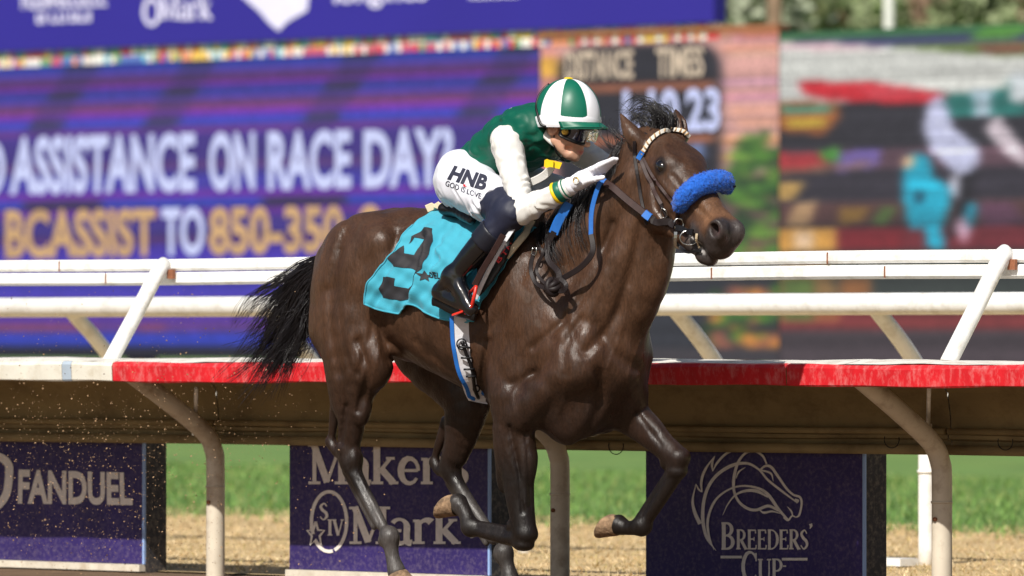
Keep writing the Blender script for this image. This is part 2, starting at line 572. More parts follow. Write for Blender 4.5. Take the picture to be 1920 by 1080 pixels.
# lip pieces: white at the left, then red
s_red = s_of(211, LIPQ)
wob = lambda s, j: 0.0035 * math.sin(s * 3.1) + 0.002 * math.sin(s * 9.7 + j)
def lip_piece(name, a, b, mat):
    prof = [(LIPQ + .05, zl0 + .004), (LIPQ + .006, zl0), (LIPQ, zl0 + .006), (LIPQ - .004, zl1 - .018), (LIPQ + .004, zl1 - .004), (LIPQ + .02, zl1)]
    v, f = extrude_profile(prof, a, b, max(2, int((b - a) / .08)), wob)
    return mesh_obj(name, v, f, mat, rail, smooth=False)
s_t0, s_t1 = s_of(117, LIPQ), s_of(134, LIPQ)
lip_piece("lip_panel", S0, s_t0 - .002, "lip_white")
lip_piece("lip_joint_tape", s_t0, s_t1, "lip_tape")
lip_piece("lip_panel", s_t1 + .002, s_red - .002, "lip_white")
s_j = [s_red] + [s_of(x, LIPQ) for x in (842, 1475)] + [S1]
for a, b in zip(s_j[:-1], s_j[1:]):
    lip_piece("lip_panel", a + .002, b - .002, "lip_red")
# shell: top sheet and the inner side below the lip
top_prof = [(LIPQ + .021, zl1 - .001), (LIPQ + .12, zl1 + .012), (1.05, 1.000), (1.28, 1.000), (1.40, .978), (1.475, .90)]
s_m = [S0] + [s_of(x, 1.3) for x in (368, 1742)] + [S1]
for a, b in zip(s_m[:-1], s_m[1:]):
    v, f = extrude_profile(top_prof, a + .003, b - .003, max(2, int((b - a) / .1)), lambda s, j: .003 * math.sin(s * 5 + j) + .002 * math.sin(s * 17))
    mesh_obj("cover_top_sheet", v, f, "cover_top", rail)
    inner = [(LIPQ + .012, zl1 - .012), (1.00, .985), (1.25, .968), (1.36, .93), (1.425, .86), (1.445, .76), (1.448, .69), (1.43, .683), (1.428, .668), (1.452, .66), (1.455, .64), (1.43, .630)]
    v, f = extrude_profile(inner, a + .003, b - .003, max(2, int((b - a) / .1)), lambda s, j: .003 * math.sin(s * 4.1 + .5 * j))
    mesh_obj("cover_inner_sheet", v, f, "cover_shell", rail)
    v, f = tube([RP(a + .01, 1.425, .622), RP((a + b) / 2, 1.428, .618), RP(b - .01, 1.425, .622)], .022, 10)
    mesh_obj("edge_pipe", v, f, "cover_shell", rail, smooth=True)
    v, f = tube([RP(a + .01, 1.42, .70), RP((a + b) / 2, 1.42, .695), RP(b - .01, 1.42, .70)], .014, 8)
    mesh_obj("cable_pipe", v, f, "cover_shell", rail, smooth=True)
outer = [(1.475, .90), (1.485, .76), (1.475, .63)]
v, f = extrude_profile(outer, S0, S1, 30)
mesh_obj("cover_back_sheet", v, f, "cover_top", rail)
# joint stays
for x in (368, 1742):
    a, b = plane_q(x, 728, .95), plane_q(x - 2, 800, 1.40)
    v, f = tube([a, (a * .4 + b * .6), b], .009, 8); mesh_obj("joint_stay", v, f, "rail_white", rail, smooth=True)
    v, f = boxv(plane_q(x - 2, 806, 1.395), F3 * .012, R3 * .012, Z3 * .026); mesh_obj("joint_clip", v, f, "lip_white", rail)
# gooseneck posts
QP = 1.33
def gooseneck(px):
    s = s_of(px, QP)
    pts = spline([RP(s, QP, -.12), RP(s, QP, .25), RP(s, QP, .50), RP(s, QP - .012, .575), RP(s, QP - .075, .66), RP(s, QP - .30, .795), RP(s, QP - .54, .925), RP(s, QP - .575, .945)], 34)
    v, f = tube(pts, .043, 20)
    o = mesh_obj("post", v, f, "post_white", rail, smooth=True)
    v, f = tube([RP(s - .001, QP, .40), RP(s - .001, QP, .41)], .0455, 20); mesh_obj("post_collar", v, f, "post_white", o, smooth=True)
    v, f = tube([RP(s, QP - .052, .335), RP(s, QP - .035, .335)], .009, 8); mesh_obj("post_bolt", v, f, "bracket_rust", o, smooth=True)
for x in (404, 1050, 1766):
    gooseneck(x)
gooseneck(-185); gooseneck(2540)
# upper rail on slanting struts, on the same cover
upper = tag(empty("upper_rail", RP(-1, 1.42, 1.0)), "upper white double rail on slanting struts above the red lip", "rail")
QU = 1.42
zt = lambda px, py, q: plane_q(px, py, q)[2]
za, zb = zt(960, 478, QU), zt(960, 503, QU)
v, f = extrude_profile([(QU + .03, zb + .004), (QU - .012, zb + .004), (QU - .03, zb + .016), (QU - .03, za - .016), (QU - .012, za), (QU + .03, za), (QU + .03, zb + .004)], S0, S1, 40, lambda s, j: .002 * math.sin(s * 2.3))
mesh_obj("top_bar", v, f, "rail_white", upper)
zc = zt(960, 529, QU)
v, f = extrude_profile([(QU + .045, zc), (QU - .008, zc), (QU - .026, zc + .012), (QU - .026, zb - .010), (QU - .012, zb - .002), (QU + .045, zb - .002), (QU + .045, zc)], S0, S1, 40, lambda s, j: .002 * math.sin(s * 2.3 + .4))
mesh_obj("lower_bar", v, f, "rail_white", upper)
for xt, xb in ((303, 205), (1880, 1778)):
    top = plane_q(xt, 500 if xt < 900 else 478, QU - .06); bot = plane_q(xb, 680, 1.02)
    top2 = plane_q(xt + 6, 512 if xt < 900 else 492, QU - .03)
    v, f = tube(spline([bot, bot * .5 + top * .5, top, top2 + (top2 - top) * .2], 16), .036, 18)
    st = mesh_obj("strut", v, f, "rail_white", upper, smooth=True)
    v, f = boxv(plane_q(xt + 18, (514 if xt < 900 else 496), QU - .04), F3 * .02, R3 * .008, Z3 * .022)
    mesh_obj("bracket", v, f, "bracket_rust", st)
for x in (120, 640, 1240, 1560):
    s = s_of(x, QU)
    v, f = boxv(RP(s, QU - .0315, (za + zb) / 2), F3 * .0025, R3 * .003, Z3 * (za - zb) * .42); mesh_obj("bar_joint", v, f, "bracket_rust", upper)
    v, f = boxv(RP(s + .31, QU - .0275, (zb + zc) / 2), F3 * .0025, R3 * .003, Z3 * (zb - zc) * .40); mesh_obj("bar_joint", v, f, "bracket_rust", upper)
# loose wires under the cover
for x, y in ((1672, 838), (1885, 842), (1155, 850)):
    pts = [plane_q(x + 14 * math.cos(t), y - 14 + 16 * math.sin(t), 1.405) for t in np.linspace(-.3, 3.5, 12)]
    v, f = tube(pts, .0022, 5); tag(mesh_obj("wire_loop", v, f, "cable_dark", smooth=True),
        {1672: "thin dark wire loop hanging beside the horse head logo banner", 1885: "thin dark wire loop hanging at the right edge under the cover",
         1155: "thin dark wire hanging behind the galloping horse's chest"}[x], "wire", "wires hanging under the rail cover")

# ------------------------------------------------------------------ second rail farther off
far = tag(empty("far_rail", ground_pt(1735, 1032)), "farther white tubular rail on curved posts seen between the two nearer rails", "rail")
QF = q_of_row(1036) + .05
qr = QF - .42
zf = zt(960, 573, qr)
v, f = tube([RP(-14, qr, zf + .004), RP(0, qr, zf), RP(6, qr, zf)], .053, 16)
mesh_obj("rail_tube", v, f, "rail_white", far, smooth=True)
for x in (-135, 232, 605, 985, 1362, 1737, 2110):
    s = s_of(x, QF)
    pts = spline([RP(s, QF, -.05), RP(s, QF, .55), RP(s, QF, .80), RP(s, QF - .04, .92), RP(s, QF - .2, 1.08), RP(s, qr, zf)], 26)
    v, f = tube(pts, [.04] * 26, 14)
    p = mesh_obj("post", v, f, "rail_white", far, smooth=True)
    v, f = tube([RP(s, QF, .44), RP(s, QF, .455)], .045, 14); mesh_obj("post_collar", v, f, "rail_white", p, smooth=True)
# white ground board at the foot of that rail
s0, s1 = s_of(1600, QF - .3), s_of(1705, QF - .3)
v, f = boxv(RP((s0 + s1) / 2, QF - .3, .02), F3 * (s1 - s0) / 2, R3 * .07, Z3 * .018)
tag(mesh_obj("ground_board", v, f, "rail_white"), "short white board lying on the dry grass by the far post", "board")
# ================================================================== lettering helpers
def text_mesh(txt, bold=0.0):
    """outline of a word in the built-in face, unit cap height, as verts (2d) and faces"""
    cu = bpy.data.curves.new("lettering", 'FONT')
    cu.body = txt; cu.offset = bold; cu.resolution_u = 4
    ob = bpy.data.objects.new("lettering", cu)
    COL.objects.link(ob)
    dg = bpy.context.evaluated_depsgraph_get(); dg.update()
    me = bpy.data.meshes.new_from_object(ob.evaluated_get(dg))
    bm = bmesh.new(); bm.from_mesh(me); bmesh.ops.triangulate(bm, faces=bm.faces)
    v = np.array([tuple(x.co) for x in bm.verts])[:, :2]
    f = [tuple(x.index for x in p.verts) for p in bm.faces]
    bm.free()
    bpy.data.objects.remove(ob); bpy.data.curves.remove(cu); bpy.data.meshes.remove(me)
    return v, f

def fit(v, box):
    """stretch 2d verts into a quad given as (x0, y0, x1, y1) in photo pixels, y down"""
    lo, hi = v.min(0), v.max(0)
    u = (v - lo) / (hi - lo)
    x0, y0, x1, y1 = box
    return np.stack([x0 + u[:, 0] * (x1 - x0), y1 + u[:, 1] * (y0 - y1)], 1)

def fitq(v, quad):
    """quad = bottom-left, bottom-right, top-right, top-left pixels"""
    lo, hi = v.min(0), v.max(0)
    u = (v - lo) / (hi - lo)
    a, b, c, d = (np.array(q, float) for q in quad)
    U, W = u[:, :1], u[:, 1:]
    return (a * (1 - U) + b * U) * (1 - W) + (d * (1 - U) + c * U) * W

class Ink:
    """flat print collected in photo pixels, laid on an upright plane q; each stroke a hair above the last"""
    def __init__(s, q):
        s.q, s.mb, s.i = q, MB(), 0
    def poly(s, v2, faces):
        s.i += 1
        s.mb.add([plane_q(x, y, s.q - .0004 * (s.i % 12)) for x, y in v2], faces)
    def stroke(s, pts, w, smooth=True, n=None):
        pts = np.asarray(pts, float)
        if smooth and len(pts) > 2:
            p = spline(pts, n or 8 * (len(pts) - 1) + 1)
        else:
            p = pts
        w = np.interp(np.linspace(0, 1, len(p)), np.linspace(0, 1, np.size(w)), np.atleast_1d(w)) if np.size(w) > 1 else np.full(len(p), float(np.atleast_1d(w)[0]))
        t = np.gradient(p, axis=0); t /= np.linalg.norm(t, axis=1, keepdims=True) + 1e-9
        nn = np.stack([-t[:, 1], t[:, 0]], 1)
        a, b = p - nn * w[:, None] / 2, p + nn * w[:, None] / 2
        m = len(p)
        s.poly(np.concatenate([a, b]), [(i, i + 1, m + i + 1, m + i) for i in range(m - 1)])
    def rect(s, x0, y0, x1, y1):
        s.poly([(x0, y0), (x1, y0), (x1, y1), (x0, y1)], [(0, 1, 2, 3)])
    def word(s, txt, box, bold=0.0, quad=False):
        v, f = text_mesh(txt, bold)
        s.poly(fitq(v, box) if quad else fit(v, box), f)
    def build(s, name, mat, parent):
        return s.mb.build(name, mat, parent)

def arc(cx, cy, rx, ry, a0, a1, n=14):
    a = np.radians(np.linspace(a0, a1, n))
    return np.stack([cx + rx * np.cos(a), cy - ry * np.sin(a)], 1)

def serif_glyph(ink, ch, x, y, h, k=1.0):
    """roman serif letter, x left edge, y baseline, h cap height; returns its advance"""
    T, t = .17 * h * k, .075 * h * k           # thick and thin strokes
    def st(pts, w, sm=False):
        ink.stroke([(x + a * h, y - b * h) for a, b in pts], np.asarray(w) * 1.0, sm)
    def foot(a, b, wd=.30):
        ink.rect(x + (a - wd / 2) * h, y - (b + .035) * h, x + (a + wd / 2) * h, y - (b - .035) * h)
    def bow(cx, cy, rx, ry, a0, a1, w):
        p = arc(x + cx * h, y - cy * h, rx * h, ry * h, a0, a1)
        ink.stroke(p, w, False)
    fat = [t, T, t]
    if ch == 'M':
        st([(.14, 0), (.14, 1)], t * 1.3); st([(.12, 1), (.46, .05)], T); st([(.80, 1), (.46, .05)], t); st([(.82, 0), (.82, 1)], T)
        foot(.14, .035); foot(.82, .035, .36); foot(.10, .965, .24); foot(.85, .965, .30); return .98 * h
    if ch == 'a':
        bow(.25, .46, .19, .20, 150, 0, [t * 1.6, t, T]); st([(.44, .46), (.44, .08), (.56, .03)], T * .95, True)
        bow(.27, .19, .18, .17, 80, 330, [t, T, t]); return .58 * h
    if ch == 'k':
        st([(.14, 0), (.14, 1)], T); st([(.20, .30), (.48, .64)], t * 1.2); st([(.25, .38), (.56, .03)], T)
        foot(.15, .035); foot(.10, .965, .18); foot(.48, .64, .22); foot(.56, .035, .24); return .68 * h
    if ch == 'e':
        bow(.28, .33, .22, .31, 0, 325, [t * 1.2, t * 1.3, T, T, t * 1.4, t]); st([(.08, .34), (.49, .34)], t); return .56 * h
    if ch == 'r':
        st([(.14, 0), (.14, .64)], T); bow(.34, .44, .18, .20, 165, 45, [t, t * 1.5, T * 1.2]); foot(.15, .035); foot(.09, .62, .16); return .52 * h
    if ch == 's':
        st([(.38, .52), (.26, .64), (.12, .52), (.22, .36), (.36, .24), (.36, .10), (.22, .01), (.08, .12)], [t, t, T * .8, T, T, T * .8, t, t], True); return .46 * h
    if ch in "'\u2019":
        st([(.10, 1.0), (.13, .90), (.07, .76)], [T, T * .8, t * .4], True); return .22 * h
    if ch == 'B':
        st([(.14, 0), (.14, 1)], T); bow(.26, .75, .22, .23, 90, -90, fat); bow(.26, .27, .27, .25, 90, -90, fat)
        st([(.04, .98), (.28, .98)], t); st([(.14, .52), (.28, .52)], t); st([(.04, .02), (.28, .02)], t); return .62 * h
    if ch == 'R':
        st([(.14, 0), (.14, 1)], T); bow(.27, .73, .23, .25, 90, -90, fat); st([(.04, .98), (.28, .98)], t); st([(.14, .48), (.28, .48)], t)
        st([(.30, .48), (.60, .0)], T); foot(.15, .03, .28); foot(.60, .03, .2); return .66 * h
    if ch == 'E':
        st([(.14, 0), (.14, 1)], T); st([(.04, .97), (.52, .97)], t); st([(.14, .52), (.42, .52)], t); st([(.04, .03), (.54, .03)], t)
        st([(.50, .97), (.51, .80)], t); st([(.53, .03), (.55, .22)], t); st([(.42, .62), (.42, .42)], t * .8); return .60 * h
    if ch == 'D':
        st([(.14, 0), (.14, 1)], T); bow(.24, .5, .38, .48, 90, -90, [t, t, T, T, t, t]); st([(.04, .98), (.26, .98)], t); st([(.04, .02), (.26, .02)], t); return .70 * h
    if ch == 'S':
        st([(.42, .80), (.28, .97), (.10, .80), (.20, .58), (.38, .42), (.42, .20), (.24, .02), (.06, .20)], [t, t, T * .9, T, T, T * .9, t, t], True); return .52 * h
    if ch == 'C':
        bow(.42, .5, .36, .48, 35, 325, [t * 1.4, t, T, T * 1.1, T, t, t]); st([(.71, .95), (.72, .68)], t); return .78 * h
    if ch == 'U':
        st([(.14, 1), (.14, .32), (.22, .07), (.40, .02), (.56, .10), (.62, .32), (.62, 1)], [T, T, T, t * 1.3, t, t, t], True); foot(.14, .97, .28); foot(.62, .97, .24); return .76 * h
    if ch == 'P':
        st([(.14, 0), (.14, 1)], T); bow(.28, .71, .25, .27, 90, -90, fat); st([(.04, .98), (.30, .98)], t); st([(.14, .44), (.30, .44)], t); foot(.15, .03, .28); return .60 * h
    if ch == 'I':
        st([(.14, 0), (.14, 1)], T); foot(.14, .03, .28); foot(.14, .97, .28); return .32 * h
    if ch == 'V':
        st([(.06, 1), (.30, 0)], T); st([(.54, 1), (.30, 0)], t); foot(.07, .97, .24); foot(.53, .97, .2); return .60 * h
    return .3 * h

def serif_word(ink, txt, x, y, h, fitw=None, k=1.0):
    if fitw:
        dummy = Ink(0); dummy.poly = lambda *a: None
        w = sum(serif_glyph(dummy, c, 0, 0, h, k) for c in txt)
        sc = fitw / w
        real = ink.poly
        x0 = x
        ink.poly = lambda v2, f: real([(x0 + (a - x0) * sc, b) for a, b in v2], f)
    for c in txt:
        x += serif_glyph(ink, c, x, y, h, k)
    if fitw:
        ink.poly = real

# ================================================================== sponsor boards under the rail
pmat("board_purple", rgb(46, 32, 96), rough=0.55, var=0.18, vscale=5, dirt=rgb(140, 126, 140), dirt_scale=55, dirt_amt=0.4)
pmat("board_side", rgb(56, 54, 58), rough=0.8, var=0.25, vscale=20, dirt=rgb(150, 138, 120), dirt_scale=40, dirt_amt=0.6)
pmat("board_edge", rgb(150, 178, 226), rough=0.5, var=0.05)
pmat("board_ink", rgb(232, 224, 218), rough=0.6, var=0.12, vscale=40)
pmat("board_foot", rgb(214, 206, 190), rough=0.7, var=0.15, vscale=12, dirt=rgb(160, 132, 96), dirt_scale=14)
QB = 1.47
def board(x0, x1, label, tail=None):
    s0, s1 = s_of(x0, QB), s_of(x1, QB)
    r = tag(empty("sponsor_board", RP((s0 + s1) / 2, QB + .07, 0)), label, "banner", "purple sponsor boards under the rail")
    zb, zt_ = .030, .72
    e = .012
    v, f = boxv(RP((s0 + s1 - e) / 2, QB + .003, (zb + zt_) / 2), F3 * ((s1 - s0 - e) / 2 - .001), R3 * .004, Z3 * (zt_ - zb) / 2); mesh_obj("front_face", v, f, "board_purple", r)
    v, f = boxv(RP(s1 - e / 2, QB + .003, (zb + zt_) / 2), F3 * e / 2, R3 * .006, Z3 * (zt_ - zb) / 2); mesh_obj("corner_strip", v, f, "board_edge", r)
    v, f = boxv(RP((s0 + s1) / 2, QB + .078, (zb - .05 + zt_) / 2), F3 * (s1 - s0) / 2 * .999, R3 * .068, Z3 * (zt_ - zb + .05) / 2); mesh_obj("foam_body", v, f, "board_side", r)
    v, f = boxv(RP((s0 + s1) / 2, QB - .012, .012), F3 * (s1 - s0) / 2 * .996, R3 * .02, Z3 * .016); mesh_obj("foot_strip", v, f, "board_foot", r)
    return r
b1 = board(-230, 271, "purple board with a white shield and sans-serif name at the left edge")
b2 = board(543, 919, "purple board with old-style serif lettering behind the hind legs")
b3 = board(1211, 1622, "purple board with a white line-drawn horse head emblem at right")
QI = QB - .004
k = Ink(QI); k.word("FANDUEL", [(33, 945), (249, 948), (247, 886), (35, 880)], .035, True)
k.stroke([(-62, 850), (-8, 855), (14, 868), (17, 890), (12, 925), (-4, 948), (-30, 962)], 15, True)
k.stroke([(-62, 850), (-62, 915), (-30, 962)], 15, True)
k.stroke([(-40, 880), (-12, 884), (-22, 915)], 10, False)
k.build("lettering", "board_ink", b1)
k = Ink(QI)
serif_word(k, "Maker's", 579, 908, 76, 300)
k.build("lettering", "board_ink", b2); k = Ink(QI)
serif_word(k, "Mark", 656, 1020, 70, 208)
k.build("lettering", "board_ink", b2); k = Ink(QI)
k.stroke([(880, 1000), (887, 996), (890, 1003), (884, 1008), (879, 1003)], 2.5)
k.build("mark", "board_ink", b2); k = Ink(QI)
k.stroke(arc(617, 978, 33, 56, 205, -72, 40), 6.5, False)
k.stroke(arc(617, 978, 33, 56, 218, 282, 10), 6.5, False)
serif_word(k, "S", 598, 975, 32, 18); serif_word(k, "IV", 614, 1004, 30, 30)
star = [(592 + (20 if i % 2 == 0 else 9) * math.sin(math.pi * i / 5) * .85, 1002 - (24 if i % 2 == 0 else 10) * math.cos(math.pi * i / 5)) for i in range(11)]
k.stroke(star, 4.5, False)
k.build("emblem", "board_ink", b2)
# horse head emblem (a running line drawing) and two lines of lettering; traced in the board's own picture
k = Ink(QI)
def em(pts, w):
    k.stroke([(1200 + a * .25, 820 + b * .25) for a, b in pts], np.asarray(w) * .25, True)
em([(570, 850), (500, 750), (470, 600), (490, 430), (560, 300), (680, 215), (800, 195), (890, 240), (960, 320), (1060, 400), (1180, 490)], [3, 22, 26, 24, 24, 26, 20, 16, 18, 18, 10])
em([(555, 845), (515, 730), (510, 610), (560, 480), (650, 400), (760, 365), (880, 380), (960, 430), (1040, 540), (1110, 620)], [3, 18, 20, 18, 14, 14, 18, 26, 22, 16])
em([(450, 650), (410, 560), (395, 470), (420, 350)], [30, 26, 18, 4])
em([(420, 350), (440, 390), (465, 410)], [4, 14, 10])
em([(465, 410), (460, 330), (490, 240), (560, 140)], [10, 20, 20, 4])
em([(560, 140), (540, 200), (545, 255)], [6, 20, 6])
em([(545, 255), (580, 190), (650, 120), (740, 90), (830, 85)], [6, 18, 18, 14, 4])
em([(950, 200), (920, 140), (860, 105), (790, 120), (735, 190), (705, 300), (705, 400), (740, 480), (800, 530), (870, 545), (960, 515), (1030, 545), (1050, 560)], [12, 18, 16, 18, 20, 24, 20, 20, 22, 22, 22, 18, 6])
em([(620, 585), (660, 500), (720, 430), (800, 400), (880, 405), (960, 450)], [3, 10, 14, 22, 26, 8])
em([(890, 540), (930, 565), (990, 555), (1050, 570)], [6, 18, 14, 6])
em([(720, 310), (740, 260), (790, 225)], [4, 14, 4])
em([(900, 245), (940, 215), (985, 225), (1040, 300), (1100, 385), (1150, 430), (1200, 450), (1212, 500), (1195, 580), (1170, 600)], [14, 18, 22, 20, 18, 16, 18, 16, 16, 10])
em([(1170, 600), (1140, 590), (1110, 622), (1075, 600)], [8, 12, 16, 10])
em([(905, 245), (980, 270), (1000, 330)], [12, 16, 3])
em([(1160, 465), (1185, 475), (1175, 495)], [14, 18, 6])
em([(1105, 520), (1135, 555), (1145, 590)], [4, 14, 8])
k.build("emblem", "board_ink", b3); k = Ink(QI)
serif_word(k, "B", 1351, 1030, 50, 27); serif_word(k, "REEDERS", 1380, 1030, 37, 136); serif_word(k, "\u2019", 1516, 1022, 40, 8)
serif_word(k, "C", 1391, 1091, 57, 29); serif_word(k, "UP", 1421, 1088, 40, 46)
k.rect(1351, 1042, 1391, 1047); k.rect(1466, 1046, 1514, 1051); k.rect(1468, 1060, 1474, 1063)
k.build("lettering", "board_ink", b3)
# ================================================================== infield scoreboard
QS = 35.4
pmat("led_panel", (0, 0, 0), rough=0.6, var=0.0, attr="col", emis=0.9, emit_only=True, spec=0.0)
pmat("led_white", rgb(196, 202, 238), rough=0.6, var=0.10, vscale=14, emis=1.05, emit_only=True, spec=0.0)
pmat("led_amber", rgb(214, 172, 120), rough=0.6, var=0.25, vscale=10, emis=0.85, emit_only=True, spec=0.0, stretch=(.2, .2, 3))
pmat("led_cream", rgb(226, 204, 176), rough=0.6, var=0.2, vscale=8, emis=0.85, emit_only=True, spec=0.0)
pmat("sign_blue", rgb(44, 34, 138), rough=0.5, var=0.06, vscale=.6)
pmat("sign_ink", rgb(214, 210, 240), rough=0.6, var=0.05)
pmat("sign_frame", rgb(150, 96, 70), rough=0.6, var=0.1)
pmat("frame_dark", rgb(46, 44, 50), rough=0.7, var=0.15)
sb = tag(empty("scoreboard", RP(s_of(900, QS), QS, 0)), "huge blurred infield scoreboard with purple message screen and live video behind the rail", "scoreboard")

def in_poly(x, y, poly):
    poly = np.asarray(poly, float); r = np.zeros(x.shape, bool)
    for i in range(len(poly)):
        (xa, ya), (xb, yb) = poly[i], poly[i - 1]
        c = ((ya > y) != (yb > y)) & (x < (xb - xa) * (y - ya) / (yb - ya + 1e-9) + xa)
        r ^= c
    return r

def led_screen(name, x0, x1, xref, y0, y1, cell, paint, thick=.12, blur=3):
    """screen of square lamps on the plane QS; paint(px, py_ref) gives the picture"""
    s0, s1 = s_of(x0, QS), s_of(x1, QS)
    zt0, zt1 = plane_q(xref, y0, QS)[2], plane_q(xref, y1, QS)[2]
    nx, ny = int((x1 - x0) / cell), int((y1 - y0) / cell)
    S_ = np.linspace(s0, s1, nx + 1); Zs = np.linspace(zt0, zt1, ny + 1)
    V = (S_[None, :, None] * F3 - QS * R3 + Zs[:, None, None] * Z3).reshape(-1, 3)
    idx = np.arange((nx + 1) * (ny + 1)).reshape(ny + 1, nx + 1)
    Fc = np.stack([idx[:-1, :-1], idx[1:, :-1], idx[1:, 1:], idx[:-1, 1:]], -1).reshape(-1, 4)
    cx = np.linspace(x0, x1, nx * 2 + 1)[1::2]; cy = np.linspace(y0, y1, ny * 2 + 1)[1::2]
    X, Y = np.meshgrid(cx, cy)
    C = paint(X, Y)
    for ax, n_ in ((1, blur), (0, max(1, blur // 3))):
        for _ in range(n_):
            P_ = np.pad(C, [(1, 1) if a == ax else (0, 0) for a in range(3)], mode='edge')
            sl = lambda a, b: tuple(slice(a, b) if k_ == ax else slice(None) for k_ in range(3))
            C = .25 * P_[sl(0, -2)] + .5 * P_[sl(1, -1)] + .25 * P_[sl(2, None)]
    C = C * (1 + .05 * rng.normal(size=(ny, nx, 1))) * (1 + .07 * rng.normal(size=(ny, 1, 1)))
    C = np.clip(C, 2, 255)
    o = mesh_obj(name, V, Fc.tolist(), "led_panel", sb, cols=np.repeat(lin(C.reshape(-1, 3)), 4, 0), domain='CORNER')
    v, f = boxv(RP((s0 + s1) / 2, QS + .02 + thick, (zt0 + zt1) / 2), F3 * (s1 - s0) / 2, R3 * thick, Z3 * (zt0 - zt1) / 2)
    mesh_obj("screen_cabinet", v, f, "frame_dark", o)
    return o

def stripes(C, Y, rows):
    for y0, y1, c in rows:
        m = (Y >= y0) & (Y < y1); C[m] = c

def paint_msg(X, Y):
    C = np.zeros(X.shape + (3,)); C[:] = (90, 48, 152)
    P, Bl, Br, V = (106, 44, 158), (36, 62, 172), (112, 54, 84), (86, 58, 158)
    rows = []
    y = 108
    for i in range(4):
        rows += [(y, y + 12, Bl), (y + 12, y + 28, V), (y + 28, y + 36, Br), (y + 36, y + 52, P)]
        y += 53
    rows += [(236, 244, (120, 48, 120)), (244, 300, (72, 52, 150)), (300, 312, (96, 60, 130)), (312, 352, (64, 56, 160)), (352, 372, P),
             (372, 384, (36, 62, 168)), (384, 400, P), (400, 440, (74, 56, 160)), (440, 452, (100, 52, 120)), (452, 486, (70, 50, 170)),
             (486, 540, (60, 52, 160)), (540, 556, (70, 60, 180)), (556, 606, (98, 58, 178)), (606, 622, (96, 56, 130)), (622, 640, (48, 64, 190)),
             (640, 652, (40, 56, 160)), (652, 672, (26, 26, 40))]
    stripes(C, Y, rows)
    # slanting darker bars across the upper part
    for xb in (230, 440, 720, 980, -60, -300, -540, -800):
        u = X - (xb - (Y - 108) * .62)
        m = (u > -28) & (u < 32) & (Y < 244)
        C[m] = C[m] * .55 + np.array((52, 44, 92)) * .45
        d = m & (((Y - 108) % 53) < 11); C[d] = (44, 50, 72)
    for xb in (130, 560):
        m = (np.abs(X - xb - 60) < 70) & (Y > 369) & (Y < 386); C[m] = (40, 40, 66)
    C *= (0.94 + .10 * np.sin(Y * 1.1))[..., None]
    # blocks of colour where the picture shows through
    for a, b, c, d in ((60, 250, 606, 622), (330, 380, 606, 622)):
        C[(X > a) & (X < b) & (Y > c) & (Y < d)] = (118, 60, 96)
    return C
led_screen("message_screen", -950, 1012, 500, 100, 672, 5.5, paint_msg)

def paint_tote(X, Y):
    C = np.zeros(X.shape + (3,)); C[:] = (214, 160, 150)
    r = np.random.default_rng(5)
    for i in range(46):
        y = r.uniform(70, 660); h = r.uniform(4, 16)
        c = [(226, 176, 180), (222, 150, 90), (196, 120, 150), (230, 190, 150), (214, 120, 70), (205, 190, 90), (190, 140, 180)][r.integers(7)]
        m = (Y > y) & (Y < y + h) & (X > r.uniform(1340, 1400)); C[m] = C[m] * .35 + np.array(c) * .65
    C[(Y < 72)] = (188, 128, 90)
    m = (X < 1046) & (Y < 320); C[m] = C[m] * .5 + np.array((214, 130, 120)) * .5
    C[(X < 1046) & (np.abs(Y - 120) < 20)] = (226, 170, 70)
    # black panel with rounded shoulders
    blk = (X > 1047) & (X < 1357) & (Y > 84)
    for cx, sg in ((1097, -1), (1307, 1)):
        out = ((X - cx) * sg > 0) & (Y < 134) & (np.hypot(X - cx, Y - 134) > 50); blk &= ~out
    C[blk] = (40, 40, 46)
    for y in (160, 262):
        C[blk & (np.abs(Y - y) < 8) & (X < 1346)] = (150, 92, 66)
    C[blk & (Y > 272) & (Y < 300) & (X > 1296) & (X < 1320)] = (120, 140, 190)
    # leaves on the right, dark below
    C[(X > 1357) & (Y > 330)] *= .55
    for i in range(130):
        cx, cy, rr = r.uniform(1368, 1466), r.uniform(255, 480), r.uniform(6, 15)
        if abs(cx - 1415) > 20 + (cy - 240) * .35: continue
        c = [(84, 130, 48), (56, 96, 42), (42, 66, 38), (110, 150, 60)][r.integers(4)]
        C[np.hypot(X - cx, Y - cy) < rr] = c
    C[(Y > 480) & (X > 1047)] = (44, 46, 52)
    for i in range(60):
        cx, cy, rr = r.uniform(1330, 1466), r.uniform(545, 655), r.uniform(6, 16)
        c = [(70, 120, 40), (200, 130, 60), (44, 70, 36), (150, 90, 70)][r.integers(4)]
        C[np.hypot(X - cx, Y - cy) < rr] = c
    C[(Y > 655)] = (60, 56, 60)
    return C
led_screen("tote_screen", 1014, 1460, 1240, 60, 680, 5.5, paint_tote, blur=4)

